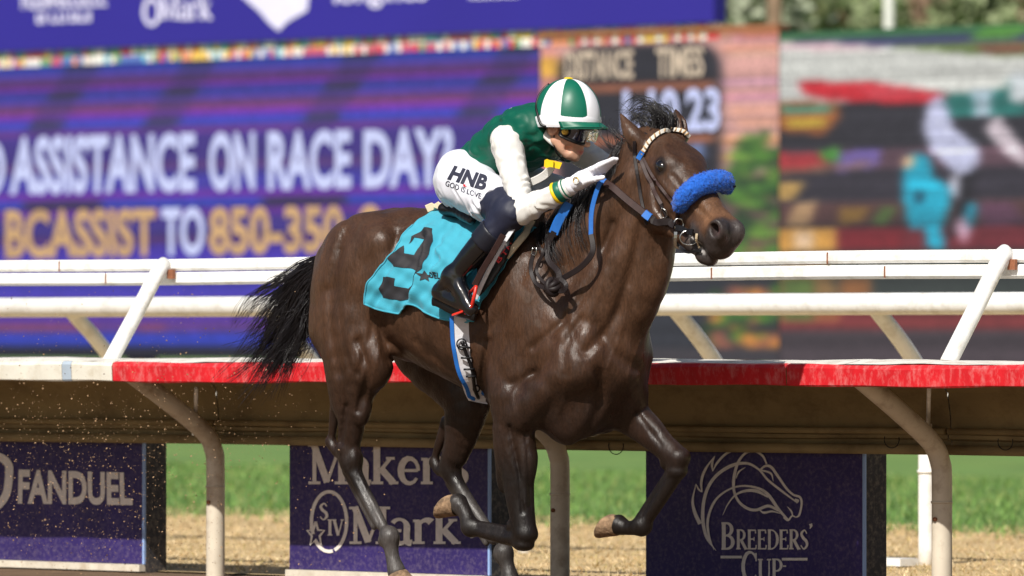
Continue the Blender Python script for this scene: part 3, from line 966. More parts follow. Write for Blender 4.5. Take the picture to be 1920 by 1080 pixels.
def paint_video(X, Y):
    C = np.zeros(X.shape + (3,)); C[:] = (50, 48, 54)
    r = np.random.default_rng(9)
    stripes(C, Y, [(50, 66, (60, 110, 70)), (66, 84, (62, 66, 110)), (84, 110, (110, 130, 70)), (110, 190, (206, 206, 200)), (190, 278, (50, 48, 54)),
                   (278, 318, (96, 70, 80)), (318, 378, (54, 50, 58)), (378, 420, (88, 60, 58)), (420, 428, (40, 38, 44)), (428, 470, (110, 40, 46)),
                   (470, 560, (54, 60, 56)), (560, 620, (120, 50, 50)), (620, 690, (70, 60, 64))])
    def pg(p, c, a=1.0):
        m = in_poly(X, Y, p); C[m] = C[m] * (1 - a) + np.array(c) * a
    pg([(1460, 70), (1560, 74), (1700, 90), (1930, 118), (1930, 180), (1760, 168), (1600, 150), (1460, 146)], (222, 222, 214))
    pg([(1460, 72), (1560, 76), (1700, 92), (1560, 90), (1460, 84)], (232, 196, 200))
    pg([(1500, 146), (1640, 152), (1790, 180), (1930, 190), (1930, 200), (1700, 196), (1560, 184), (1510, 170)], (206, 40, 50))
    pg([(1610, 158), (1690, 165), (1760, 182), (1640, 182)], (222, 90, 100), .6)
    pg([(1460, 182), (1580, 190), (1575, 222), (1545, 250), (1460, 240)], (156, 90, 48))
    pg([(1470, 192), (1560, 194), (1560, 206), (1470, 206)], (96, 190, 160)); pg([(1470, 218), (1560, 216), (1545, 234), (1480, 236)], (206, 176, 60))
    pg([(1460, 280), (1560, 282), (1550, 312), (1460, 316)], (176, 56, 60)); pg([(1540, 276), (1576, 274), (1576, 300), (1545, 302)], (80, 150, 60))
    pg([(1580, 282), (1660, 276), (1650, 312), (1570, 322)], (120, 100, 170)); pg([(1460, 312), (1640, 300), (1640, 312), (1460, 326)], (150, 110, 80), .6)
    pg([(1460, 340), (1510, 340), (1490, 372), (1460, 372)], (200, 160, 90)); pg([(1490, 380), (1536, 372), (1520, 420), (1470, 420)], (210, 170, 120), .8)
    pg([(1580, 385), (1640, 385), (1620, 415), (1580, 420)], (170, 130, 50), .7); pg([(1660, 385), (1690, 385), (1670, 418), (1640, 418)], (90, 130, 60), .8)
    pg([(1460, 424), (1570, 424), (1570, 470), (1460, 470)], (206, 150, 70)); pg([(1490, 430), (1530, 430), (1530, 462), (1490, 462)], (226, 196, 170), .8)
    pg([(1580, 428), (1700, 428), (1700, 470), (1580, 470)], (120, 34, 40))
    pg([(1840, 385), (1900, 380), (1930, 420), (1850, 428)], (110, 70, 100), .7)
    # horse and rider in the picture
    pg([(1774, 182), (1870, 172), (1930, 180), (1930, 224), (1790, 220)], (40, 116, 108)); pg([(1826, 172), (1868, 172), (1866, 222), (1834, 220)], (176, 198, 210))
    pg([(1738, 240), (1744, 196), (1768, 178), (1782, 200), (1796, 244), (1838, 276), (1845, 306), (1820, 332), (1790, 322), (1752, 284)], (206, 208, 238))
    pg([(1790, 330), (1812, 326), (1812, 350), (1800, 378), (1786, 360)], (196, 196, 210)); pg([(1806, 334), (1838, 320), (1826, 390), (1796, 440), (1780, 450), (1800, 390)], (34, 32, 36))
    pg([(1702, 296), (1722, 286), (1748, 296), (1756, 330), (1786, 356), (1788, 386), (1772, 430), (1778, 470), (1744, 464), (1738, 420), (1722, 436), (1708, 420), (1700, 370)], (36, 176, 206))
    pg([(1702, 296), (1720, 290), (1718, 316), (1702, 316)], (226, 190, 150)); pg([(1722, 360), (1738, 362), (1736, 384), (1724, 382)], (20, 60, 80))
    pg([(1820, 380), (1840, 386), (1826, 440), (1812, 430)], (40, 150, 176)); pg([(1796, 424), (1812, 404), (1828, 440), (1812, 458)], (214, 170, 190))
    pg([(1850, 244), (1876, 220), (1900, 250), (1930, 290), (1930, 320), (1890, 292)], (222, 206, 214))
    m = np.hypot((X - 1916) / 26, (Y - 172) / 30) < 1; C[m] = (216, 222, 224)
    m = m & (X < 1898); C[m] = (40, 90, 80)
    pg([(1850, 60), (1930, 56), (1930, 76), (1820, 80)], (90, 150, 60)); pg([(1830, 90), (1930, 92), (1930, 108), (1850, 104)], (150, 70, 70), .7)
    pg([(1460, 480), (1560, 480), (1580, 600), (1460, 600)], (170, 120, 60), .6); pg([(1470, 520), (1530, 520), (1530, 600), (1470, 600)], (70, 110, 50), .7)
    pg([(1580, 520), (1640, 520), (1640, 570), (1580, 570)], (190, 110, 50), .6)
    C *= (0.95 + .09 * np.sin(Y * 1.4) * np.sin(Y * .37))[..., None]
    for i in range(40):
        y, h = r.uniform(60, 640), r.uniform(3, 7); x = r.uniform(1440, 1800); w = r.uniform(60, 300)
        m = (Y > y) & (Y < y + h) & (X > x) & (X < x + w); C[m] = C[m] * r.uniform(.7, 1.25)
    return C
led_screen("video_screen", 1462, 2080, 1690, 52, 690, 5.5, paint_video, blur=3)
# lettering on the screens, one part per word
def screen_word(txt, quad, mat, bold=.035):
    k = Ink(QS - .03); k.word(txt, quad, bold, True); return k.build("lettering", mat, sb)
for w_, q in (("D", [(-34, 368), (9, 366), (9, 262), (-34, 264)]), ("ASSISTANCE", [(18, 366), (366, 360), (366, 248), (22, 256)]), ("ON", [(392, 360), (478, 358), (478, 246), (392, 248)]),
              ("RACE", [(502, 358), (658, 354), (658, 242), (502, 246)]), ("DAY?", [(682, 354), (849, 350), (849, 238), (682, 242)]),
              ("TO", [(303, 481), (383, 480), (383, 387), (303, 389)]), ("1:10.23", [(1168, 250), (1350, 246), (1350, 164), (1168, 168)])):
    screen_word(w_, q, "led_white")
screen_word("BCASSIST", [(10, 486), (292, 482), (292, 390), (10, 393)], "led_amber")
screen_word("850-350-", [(392, 480), (668, 474), (668, 384), (392, 388)], "led_amber")
screen_word("8", [(672, 475), (714, 474), (714, 383), (672, 384)], "led_amber")
screen_word("DISTANCE", [(1060, 151), (1187, 147), (1187, 93), (1060, 97)], "led_cream", .03)
screen_word("TIMES", [(1230, 146), (1319, 143), (1319, 86), (1230, 89)], "led_cream", .03)
# printed header, row of small flags, posts
s0, s1 = s_of(-950, QS), s_of(1350, QS)
zh0, zh1 = plane_q(675, 70, QS)[2], plane_q(675, -170, QS)[2]
v, f = boxv(RP((s0 + s1) / 2, QS, (zh0 + zh1) / 2), F3 * (s1 - s0) / 2, R3 * .1, Z3 * (zh1 - zh0) / 2)
hdr = mesh_obj("header_sign", v, f, "sign_blue", sb)
k = Ink(QS - .11)
def slanted(x0, x1, y0, y1):
    g = lambda x: -(x - x0) * .036
    return [(x0, y1), (x1, y1 + g(x1)), (x1, y0 + g(x1)), (x0, y0)]
def blurred_line(x0, x1, y0, y1, seed):
    """a cropped line of lettering too blurred to read: upright strokes and bowls"""
    r = np.random.default_rng(seed); x = x0
    while x < x1 - 8:
        w = r.uniform(8, 14); dy = -(x - x0) * .036
        k.rect(x, y0 + dy, x + 4, y1 + dy)
        if r.random() < .75: k.rect(x + 4.5, y1 - 6 + dy, x + w, y1 + dy)
        if r.random() < .6: k.rect(x + w - 3.5, y0 + dy, x + w, y1 - 6.5 + dy)
        x += w + 2.5
blurred_line(40, 208, -20, 17, 1)
k.build("lettering", "sign_ink", hdr); k = Ink(QS - .11)
blurred_line(68, 172, 24, 44, 6)
k.build("lettering", "sign_ink", hdr); k = Ink(QS - .11)
serif_word(k, "Mark", 300, 36, 46, 98)
k.build("lettering", "sign_ink", hdr); k = Ink(QS - .11)
k.stroke(arc(284, 22, 14, 24, 0, 360, 24), 7, False)
k.build("lettering", "sign_ink", hdr); k = Ink(QS - .11)
k.poly([(452, -8), (580, -12), (576, 20), (540, 40), (522, 58), (505, 44), (486, 22)], [(0, 1, 2, 3, 4, 5, 6)])
k.build("emblem", "sign_ink", hdr); k = Ink(QS - .11)
k.word("longines", slanted(626, 800, -30, 18), .02, True)
k.build("lettering", "sign_ink", hdr); k = Ink(QS - .11)
blurred_line(880, 980, -40, -2, 3)
k.build("lettering", "sign_ink", hdr)
n = 230
S_ = np.linspace(s0, s1, n + 1); zf0 = plane_q(675, 70, QS)[2] - .01; zf1 = plane_q(675, 100, QS)[2]
V, Fc, Cc = [], [], []
pal = [(232, 220, 222), (214, 60, 70), (236, 196, 90), (90, 120, 190), (240, 238, 236), (110, 160, 110), (230, 150, 110), (238, 226, 220), (200, 90, 110), (120, 190, 210)]
for i in range(n):
    a, b = S_[i] + .01, S_[i + 1] - .002
    for j in range(2):
        z0, z1 = zf0 + (zf1 - zf0) * j / 2, zf0 + (zf1 - zf0) * (j + 1) / 2
        m = len(V); V += [RP(a, QS - .02, z0), RP(b, QS - .02, z0), RP(b, QS - .02, z1), RP(a, QS - .02, z1)]
        Fc.append((m, m + 1, m + 2, m + 3)); Cc += [lin(random.choice(pal))] * 4
pmat("flag_print", (1, 1, 1), rough=.6, var=.05, attr="col")
mesh_obj("flag_strip", V, Fc, "flag_print", sb, cols=np.array(Cc), domain='CORNER')
for x0, x1, y0, y1 in ((1012, 1464, 54, 63),):
    a, b = s_of(x0, QS), s_of(x1, QS); za_, zb_ = plane_q(1240, y0, QS)[2], plane_q(1240, y1, QS)[2]
    v, f = boxv(RP((a + b) / 2, QS + .04, (za_ + zb_) / 2), F3 * (b - a) / 2, R3 * .1, Z3 * (za_ - zb_) / 2); mesh_obj("frame_bar", v, f, "sign_frame", sb)
for x in (-800, -450, -100, 250, 600, 950, 1300, 1650, 2000):
    s = s_of(x, QS + .3)
    v, f = boxv(RP(s, QS + .45, .6), F3 * .15, R3 * .12, Z3 * .62); mesh_obj("support_post", v, f, "frame_dark", sb)

# ------------------------------------------------------------------ beyond the scoreboard: trees and poles
pmat("leaf_far", rgb(118, 130, 84), rough=0.7, var=0.2, vscale=.8, attr="col")
pmat("bark_far", rgb(136, 112, 92), rough=0.9, var=0.3, vscale=4, bump=.5, bscale=10, bdist=.03)
pmat("pole_white", rgb(226, 226, 222), rough=0.5, var=0.05)
def far_pt(px, py, d):
    r = pray(px, py); return CAM + r * d
def tree(px, py, d, rad, label, tone, seed):
    r = np.random.default_rng(seed)
    c = far_pt(px, py, d); base = np.array([c[0], c[1], 0])
    t = tag(empty("tree", base), label, "tree", "trees behind the scoreboard")
    mb = MB()
    v, f = tube(spline([base, base + [0.1, 0, c[2] * .5], c + [0, 0, -.2], c + [0.1, 0, rad * .6]], 10), np.linspace(.22, .05, 10), 8); mb.add(v, f)
    for i in range(7):
        a = r.uniform(0, 6.28); e = c + np.array([math.cos(a), math.sin(a), r.uniform(-.1, .8)]) * rad * .75
        v, f = tube(spline([c + [0, 0, r.uniform(-1.2, 0)], (c + e) / 2 + [0, 0, .3], e], 6), np.linspace(.09, .02, 6), 6); mb.add(v, f)
    mb.build("trunk", "bark_far", t, True)
    n = 1700
    # clumps
    cl = r.normal(size=(34, 3)); cl /= np.linalg.norm(cl, axis=1, keepdims=True); cl *= (r.uniform(.35, 1, (34, 1)) ** .6) * rad * np.array([1, 1, .8])
    w = r.integers(0, 34, n)
    P = c + cl[w] + r.normal(size=(n, 3)) * rad * .13
    sz = r.uniform(.07, .16, n)
    A = r.normal(size=(n, 3)); A /= np.linalg.norm(A, axis=1, keepdims=True); Bq = np.cross(A, r.normal(size=(n, 3))); Bq /= np.linalg.norm(Bq, axis=1, keepdims=True)
    A *= sz[:, None]; Bq *= (sz * .6)[:, None]
    V = np.stack([P - A, P + Bq, P + A, P - Bq], 1).reshape(-1, 3)
    cols = lin(np.array(tone))[None] * r.uniform(.6, 1.35, (34, 1))[w] * r.uniform(.8, 1.2, (n, 1))
    mesh_obj("crown", V, np.arange(4 * n).reshape(-1, 4).tolist(), "leaf_far", t, cols=np.repeat(cols, 4, 0))
    return t
tree(1395, 20, 105, 1.0, "grey-green tree just right of the blue header sign", (150, 156, 134), 1)
tree(1500, 60, 125, 1.5, "pale olive tree between the brown pole and white pole", (172, 178, 130), 2)
tree(1600, 10, 118, 1.4, "darker green tree left of the white pole", (136, 148, 108), 3)
tree(1735, 15, 112, 1.4, "leafy tree right of the white pole", (146, 158, 116), 4)
tree(1840, 0, 122, 1.5, "tree with dry yellow-green leaves above the video screen", (166, 164, 126), 5)
tree(1940, 20, 115, 1.5, "tree at the top right corner of the picture", (140, 150, 114), 6)
for i_, (x_, l_) in enumerate(((-1250, "broad green tree standing left of the scoreboard"), (-1750, "darker tree farther left of the scoreboard"), (-2300, "pale tree at the far left of the infield"), (2250, "green tree standing right of the video screen"), (2700, "olive tree farther right of the video screen"))):
    tree(x_, 330, 130, 3.4, l_, ((112, 124, 84), (94, 110, 72), (136, 140, 100), (106, 124, 80), (130, 132, 92))[i_], 20 + i_)
p0 = far_pt(1453, 20, 100)
v, f = tube([(p0[0], p0[1], 0), (p0[0], p0[1], 6), (p0[0], p0[1], 13)], [.12, .115, .1], 12)
tag(mesh_obj("wooden_pole", v, f, "bark_far", smooth=True), "brown wooden pole rising behind the scoreboard frame", "pole")
p0 = far_pt(1667, 20, 100)
v, f = tube([(p0[0], p0[1], 0), (p0[0], p0[1], 6), (p0[0], p0[1], 13)], [.085, .08, .07], 12)
fp = mesh_obj("flag_pole", v, f, "pole_white", smooth=True); tag(fp, "slim white pole rising above the video screen", "pole")
# ================================================================== the horse
pmat("coat", (0.1, 0.05, 0.03), rough=0.40, var=0.3, vscale=14, bump=0.6, bscale=85, bdist=0.004, attr="col", spec=0.40,
     hairs=0.5, stretch=(1, 1, 0.35), rvar=0.14, detail=8)
pmat("horse_hair", rgb(26, 22, 24), rough=0.38, var=0.3, vscale=30, spec=0.6)
pmat("hoof_horn", rgb(140, 114, 88), rough=0.9, var=0.5, vscale=40, bump=0.9, bscale=60, bdist=.008, dirt=rgb(58, 46, 38), dirt_scale=30, dirt_amt=0.95)
pmat("eye_dark", rgb(14, 9, 8), rough=0.06, var=0, spec=0.7, coat=1.0, coat_rough=0.03)

# ---- head frame: u from the poll towards the muzzle, d out of the face, n to the horse's right
HO = L(1257, 240, 0)
HU = unit(L(1366, 408, 0.12) - HO)
_N0 = np.array([0, 1.0, 0]); _N0 = unit(_N0 - HU * (_N0 @ HU))
_D0 = unit(np.cross(_N0, HU)); _D0 = _D0 if _D0[2] > 0 else -_D0
ROLL = math.radians(6)
HN = unit(_N0 * math.cos(ROLL) - _D0 * math.sin(ROLL))
HD = unit(_D0 * math.cos(ROLL) + _N0 * math.sin(ROLL))
HAX = np.array([HU, HD, HN])
HSC = np.array([1.03, 1.24, 1.22])
def hd(u, d, n=0.0):
    return HO + HU * u * HSC[0] + HD * d * HSC[1] + HN * n * HSC[2]

def leg_rec(pts):
    """pts: list of (px, py, lat, radius)"""
    return [L(a, b, c) for a, b, c, r in pts], [r for a, b, c, r in pts]

_nu = unit(HU * .75 - HD * .66)
NAX = np.array([_nu, unit(np.cross(HN, _nu)), HN])
def build_horse():
    S = SDF((-1.35, -0.46, -0.02), (1.42, 0.5, 2.18), 0.0064)
    B = (-1, 1)
    # trunk
    T = [(-0.83, 1.35, 0.195, 0.19), (-0.66, 1.335, 0.275, 0.255), (-0.45, 1.285, 0.318, 0.27), (-0.2, 1.235, 0.355, 0.285),
         (0.06, 1.178, 0.405, 0.275), (0.28, 1.11, 0.395, 0.245), (0.40, 1.05, 0.30, 0.215)]
    S.loft([(t, 0, z) for t, z, a, b in T], [a for *_, a, b in T], [b for *_, b in T], k=0.03)
    # withers and back ridge
    S.loft([(0.20, 0, 1.50), (0.05, 0, 1.52), (-0.12, 0, 1.49)], [0.09, 0.1, 0.08], [0.07, 0.08, 0.08], k=0.1)
    S.loft([(-0.3, 0, 1.52), (-0.55, 0, 1.535), (-0.78, 0, 1.51), (-0.95, 0, 1.42)], [0.07, 0.09, 0.09, 0.06], [0.09, 0.12, 0.11, 0.05], k=0.1)
    # hindquarters
    for m in B:
        S.ell((-0.70, m * 0.135, 1.40), (0.25, 0.14, 0.22), k=0.06)
        S.ell((-0.56, m * 0.225, 1.50), (0.06, 0.035, 0.05), k=0.07)            # point of hip
        S.cone((-0.93, m * 0.09, 1.40), (-0.88, m * 0.15, 1.14), 0.085, 0.10, 0.06)
        S.ell((-0.875, m * 0.17, 1.2), (0.095, 0.07, 0.22), k=0.05)
    # near hind thigh, gaskin
    S.loft([L(668, 540, .15), L(666, 620, .17), L(667, 690, .18), L(662, 742, .18), L(659, 800, .17), L(652, 842, .165)],
           [.20, .19, .145, .083, .060, .05], [.13, .125, .10, .068, .052, .045], k=0.03)
    S.ell(L(705, 680, .19), (0.075, 0.07, 0.10), k=0.06)                          # stifle
    S.ell(L(640, 720, .19), (0.06, 0.05, 0.14), k=0.035)
    S.cone(L(633, 735, .18), L(621, 828, .165), .03, .015, .02)
    S.chain([L(655, 846, .165), L(657, 868, .165), L(670, 897, .165), L(716, 985, .165)], [.047, .046, .031, .0255], .012)
    S.chain([L(655, 862, .165), L(632, 845, .165), L(619, 829, .165)], [.03, .026, .023], .018)
    S.chain([L(648, 884, .165), L(702, 988, .165)], [.016, .015], .012)           # flexor tendon
    S.ell(L(730, 1006, .165), (.044, .040, .048), k=.016)
    S.ell(L(719, 1014, .165), (.024, .026, .026), k=.014)
    S.ell(L(668, 862, .165), (.024, .036, .05), k=.015)
    S.ell(L(678, 755, .185), (.045, .045, .10), k=.02)
    S.chain([L(731, 1010, .165), L(736, 1044, .165), L(744, 1072, .165)], [.036, .029, .04], .02)
    # far hind
    S.loft([L(775, 560, -.14), L(800, 640, -.16), L(870, 735, -.165), L(868, 800, -.165), L(855, 850, -.165)],
           [.19, .18, .12, .085, .06], [.12, .12, .095, .07, .05], k=0.03)
    S.chain([L(852, 850, -.165), L(845, 880, -.165), L(862, 916, -.165), L(925, 1010, -.165)], [.052, .047, .032, .026], .012)
    S.chain([L(848, 885, -.165), L(826, 882, -.165), L(815, 868, -.165)], [.03, .026, .022], .018)
    S.chain([L(838, 790, -.165), L(813, 866, -.165)], [.028, .015], .02)
    S.chain([L(842, 908, -.165), L(912, 1018, -.165)], [.016, .015], .012)
    S.ell(L(944, 1036, -.165), (.044, .040, .046), k=.016)
    S.chain([L(944, 1038, -.165), L(952, 1062, -.165), L(957, 1086, -.165)], [.036, .030, .04], .02)
    # shoulders, upper arms, chest
    for m in B:
        S.ell((0.26, m * 0.175, 1.23), (0.12, 0.075, 0.30), unit_rows((0.92, 0, 0.4), (0, 1, 0)), k=0.06)
        S.ell((0.50, m * 0.155, 1.03), (0.12, 0.085, 0.13), k=0.05)
    S.ell(L(962, 700, .20), (0.14, 0.065, 0.13), unit_rows((0.8, 0, -0.6), (0, 1, 0)), k=0.045)
    S.cone(L(1080, 690, .17), L(985, 775, .18), .10, .09, .05)
    S.cone(L(1165, 690, -.17), L(1130, 775, -.16), .10, .085, .05)
    S.ell(L(1070, 765, .09), (0.15, 0.10, 0.155), unit_rows((0.9, 0, -0.44), (0, 1, 0)), k=0.05)     # near breast muscle
    S.ell(L(1160, 735, -.10), (0.13, 0.105, 0.155), unit_rows((0.9, 0, 0.44), (0, 1, 0)), k=0.05)
    S.ell(L(1085, 745, 0), (0.20, 0.14, 0.17), k=0.06)     # far breast muscle
    # near fore: forearm, knee, folded cannon
    S.loft([L(962, 745, .18), L(963, 795, .175), L(969, 870, .17), L(974, 925, .165), L(979, 965, .16), L(983, 992, .16)],
           [.125, .098, .080, .066, .056, .054], [.09, .076, .062, .054, .050, .048], k=0.02)
    S.ell(L(950, 835, .185), (.055, .045, .11), k=.03)
    S.ell(L(988, 1002, .16), (.046, .050, .040), k=.012)
    S.ell(L(982, 1022, .16), (.046, .044, .026), k=.012)
    S.ell(L(962, 985, .16), (.026, .032, .03), k=.014)
    S.ell(L(990, 850, .17), (.040, .045, .13), k=.02)
    S.ell(L(944, 880, .17), (.03, .036, .10), k=.02)
    S.chain([L(978, 1010, .16), L(950, 1008, .16), L(898, 996, .15)], [.040, .031, .025], .014)
    S.chain([L(958, 995, .16), L(895, 982, .15)], [.018, .016], .012)
    S.ell(L(884, 990, .15), (.044, .039, .040), k=.014)
    S.chain([L(881, 985, .15), L(872, 962, .148), L(859, 944, .146)], [.036, .030, .043], .018)
    # far fore
    S.loft([L(1142, 752, -.13), L(1172, 772, -.135), L(1208, 802, -.14), L(1240, 832, -.14), L(1262, 852, -.14)],
           [.115, .088, .068, .056, .052], [.085, .07, .058, .050, .048], k=0.02)
    S.ell(L(1274, 858, -.14), (.046, .050, .044), k=.012)
    S.ell(L(1270, 884, -.14), (.042, .044, .028), k=.012)
    S.ell(L(1250, 868, -.14), (.026, .032, .03), k=.014)
    S.ell(L(1215, 790, -.13), (.10, .042, .034), unit_rows(L(1255, 838, -.14) - L(1180, 770, -.14), (0, 1, 0)), k=.02)
    S.chain([L(1269, 872, -.14), L(1263, 897, -.14), L(1214, 974, -.14)], [.044, .031, .025], .014)
    S.chain([L(1252, 890, -.14), L(1200, 968, -.14)], [.017, .016], .012)
    S.ell(L(1205, 985, -.14), (.044, .040, .044), k=.014)
    S.chain([L(1200, 988, -.14), L(1176, 990, -.14), L(1160, 984, -.14)], [.035, .030, .043], .018)
    # neck
    S.loft([L(1100, 552, 0), L(1146, 496, 0), L(1178, 436, 0), L(1203, 372, 0), L(1220, 312, 0)],
           [.34, .30, .25, .195, .14], [.17, .135, .112, .097, .086], k=0.04)
    S.loft([L(1012, 450, 0), L(1085, 392, 0), L(1134, 345, 0), L(1172, 298, 0), L(1212, 262, 0)], [.085, .07, .06, .055, .05], [.055, .05, .045, .045, .05], k=0.07)
    for m in B:
        S.cone((0.44, m * .11, 1.06), L(1208, 405, m * .065), .11, .05, .08)       # neck muscle along the windpipe
        S.cone((0.20, m * .12, 1.28), L(1190, 345, m * .075), .11, .055, .08)
    S.cone((0.50, 0, 1.12), L(1222, 440, 0), .11, .055, .08)                         # windpipe
    # head
    S.ell(hd(.075, -.095), (0.134, 0.118, 0.107), HAX, .03)
    S.ell(hd(.19, -.075), (0.154, 0.089, 0.107), HAX, .03)
    S.loft([hd(.20, -.06), hd(.36, -.058), hd(.50, -.055)], [.078, .069, .064], [.10, .073, .061], N=HN, k=.03)
    S.loft([hd(.30, -.115), hd(.50, -.09)], [.068, .062], [.073, .061], N=HN, k=.03)
    S.ell(hd(.545, -.070), (0.084, 0.088, 0.074), HAX, .03)
    S.ell(hd(.60, -.085), (0.041, 0.062, 0.059), HAX, .03)
    S.ell(hd(.553, -.162), (0.054, 0.034, 0.046), HAX, .03)
    S.cone(hd(.36, -.165), hd(.54, -.166), .044, .030, .03)
    for m in B:
        S.ell(hd(.175, -.185, m * .05), (0.139, 0.130, 0.044), HAX, .035)            # jowl
        S.cone(hd(.12, -.245, m * .045), hd(.46, -.172, m * .022), .044, .032, .04)
        S.ell(hd(.150, -.024, m * .062), (.055, .022, .024), HAX, .04)            # brow
        S.ell(hd(.172, -.052, m * .072), (.038, .030, .016), HAX, .025)           # eye socket
        S.ell(hd(.174, -.052, m * .088), (.019, .014, .012), HAX, .006, True)
        S.chain([hd(.150, -.058, m * .080), hd(.168, -.034, m * .083), hd(.196, -.046, m * .078)], [.005, .0065, .004], .008)   # upper lid
        S.chain([hd(.152, -.060, m * .080), hd(.176, -.070, m * .080), hd(.196, -.058, m * .078)], [.004, .0045, .003], .008)
        S.cone(hd(.215, -.085, m * .082), hd(.36, -.085, m * .058), .014, .009, .018)  # cheek bone
        S.ell(hd(.585, -.035, m * (.038 if m > 0 else .030)), (.052, .052, .034), HAX, .03)           # nostril wing
        S.ell(hd(.592, -.024, m * .062), (.038, .026, .048) if m > 0 else (.028, .02, .03), NAX, .008, True)
        if m > 0: S.chain([hd(.560, -.020, m * .066), hd(.585, .002, m * .060), hd(.618, -.012, m * .050), hd(.622, -.04, m * .052)], [.006, .009, .010, .008], .010)
        S.ell(hd(.50, -.10, m * .052), (0.052, 0.035, 0.017), HAX, .025)
        S.ell(hd(.06, -.17, m * .075), (0.062, 0.074, 0.037), HAX, .04)
    # mouth line
    for m in B:
        S.chain([hd(.465, -.128, m * .066), hd(.53, -.142, m * .060), hd(.60, -.146, m * .040)], [.004, .006, .006], .006, True)
    # ears: the near one laid back
    e0, e1 = L(1204, 276, .075), L(1163, 213, .10)
    S.chain([e0, e0 * .55 + e1 * .45 + np.array([0.004, .012, .0]), e1], [.040, .034, .005], .02)
    ea = unit(e1 - e0); en = unit(np.array([0.25, 0.9, -0.2]))
    S.chain([e0 + ea * .045 + en * .030, e0 + ea * .105 + en * .026], [.011, .006], .012, True)
    f0, f1 = L(1277, 256, -.075), L(1267, 206, -.10)
    S.chain([f0, f0 * .5 + f1 * .5, f1], [.034, .034, .006], .02)
    fa = unit(f1 - f0); fn = unit(np.array([0.9, -0.1, 0.2]))
    S.chain([f0 + fa * .04 + fn * .026, f0 + fa * .095 + fn * .020], [.016, .009], .01, True)
    # carved lines between muscles
    def groove(p, r=.012, k=.03):
        S.chain([L(*q) for q in p], [r] * len(p), k, True)
    def gr(p, depth=.004, wid=.03):
        """groove that follows the surface: shallow valley along a polyline seen at these pixels"""
        GR.append((np.array(p, float), depth, wid))
    GR = []
    gr([(1122, 700), (1126, 745), (1105, 800), (1085, 835)], .007, .045)           # between the breast muscles
    gr([(1000, 700), (1040, 740), (1005, 800), (1000, 840)], .004, .05)
    gr([(915, 640), (905, 720), (918, 790)], .008, .030)                             # behind the elbow
    gr([(1000, 470), (960, 560), (900, 640)], .004, .05)
    gr([(1205, 420), (1180, 520), (1150, 600), (1100, 660)], .007, .045)            # jugular groove
    gr([(1150, 420), (1115, 520), (1060, 600), (1000, 650)], .006, .04)
    gr([(1120, 610), (1150, 660), (1190, 690)], .006, .055)
    gr([(655, 420), (628, 500), (622, 600), (636, 700)], .008, .045)
    gr([(745, 440), (735, 500), (728, 560)], .006, .05)
    gr([(920, 640), (935, 700), (990, 735)], .0025, .05)
    gr([(1090, 600), (1060, 650), (1062, 700)], .006, .045)
    gr([(722, 560), (715, 620), (730, 670)], .008, .050)                             # flank
    gr([(735, 640), (790, 690), (870, 730)], .006, .035)
    gr([(672, 640), (690, 700), (672, 770)], .007, .030)
    gr([(955, 800), (972, 880), (980, 960)], .006, .018)
    gr([(985, 800), (990, 880), (994, 950)], .004, .018)
    gr([(1195, 775), (1240, 835)], .004, .018)
    gr([(650, 760), (640, 830)], .007, .02)
    gr([(672, 900), (712, 985)], .003, .01)
    gr([(690, 1000), (735, 985)], .0, .01)
    gr([(1225, 340), (1232, 390), (1262, 420)], .006, .022)                          # edge of the jowl
    gr([(1262, 330), (1300, 380), (1330, 410)], .004, .018)
    gr([(1040, 640), (1020, 690), (960, 720)], .004, .04)
    gr([(780, 640), (840, 690), (900, 735)], .004, .035)
    gr([(640, 470), (632, 540), (640, 620), (655, 690)], .004, .025)
    gr([(1010, 470), (1040, 560), (1085, 660)], .004, .05)
    gr([(700, 600), (690, 650), (672, 700)], .004, .03)
    VE = [([(975, 640), (985, 690), (960, 740), (965, 780)], .0028), ([(1075, 560), (1070, 620), (1090, 680), (1120, 720)], .003),
          ([(1180, 540), (1165, 620), (1140, 690)], .003), ([(740, 690), (790, 705), (850, 735)], .003), ([(700, 600), (712, 650), (700, 700)], .003),
          ([(660, 560), (655, 640), (668, 720), (664, 780)], .0026), ([(935, 800), (950, 850), (972, 900), (985, 950)], .0026), ([(1000, 800), (985, 850), (990, 920)], .0022),
          ([(1040, 700), (1060, 740), (1040, 790)], .0026), ([(1200, 640), (1180, 700), (1185, 750)], .0028), ([(1285, 300), (1280, 340), (1262, 372)], .0022),
          ([(1262, 345), (1245, 372), (1232, 400)], .0022), ([(650, 880), (690, 960), (705, 985)], .0018), ([(760, 560), (790, 610), (800, 660)], .002), ([(890, 640), (900, 700)], .002),
          ([(640, 420), (650, 470), (632, 520)], .0022), ([(720, 420), (690, 470), (668, 540)], .002), ([(1140, 480), (1120, 560), (1090, 610)], .0022)]
    for p_, a_ in VE:
        GR.append((np.array(p_, float), -a_, .012))
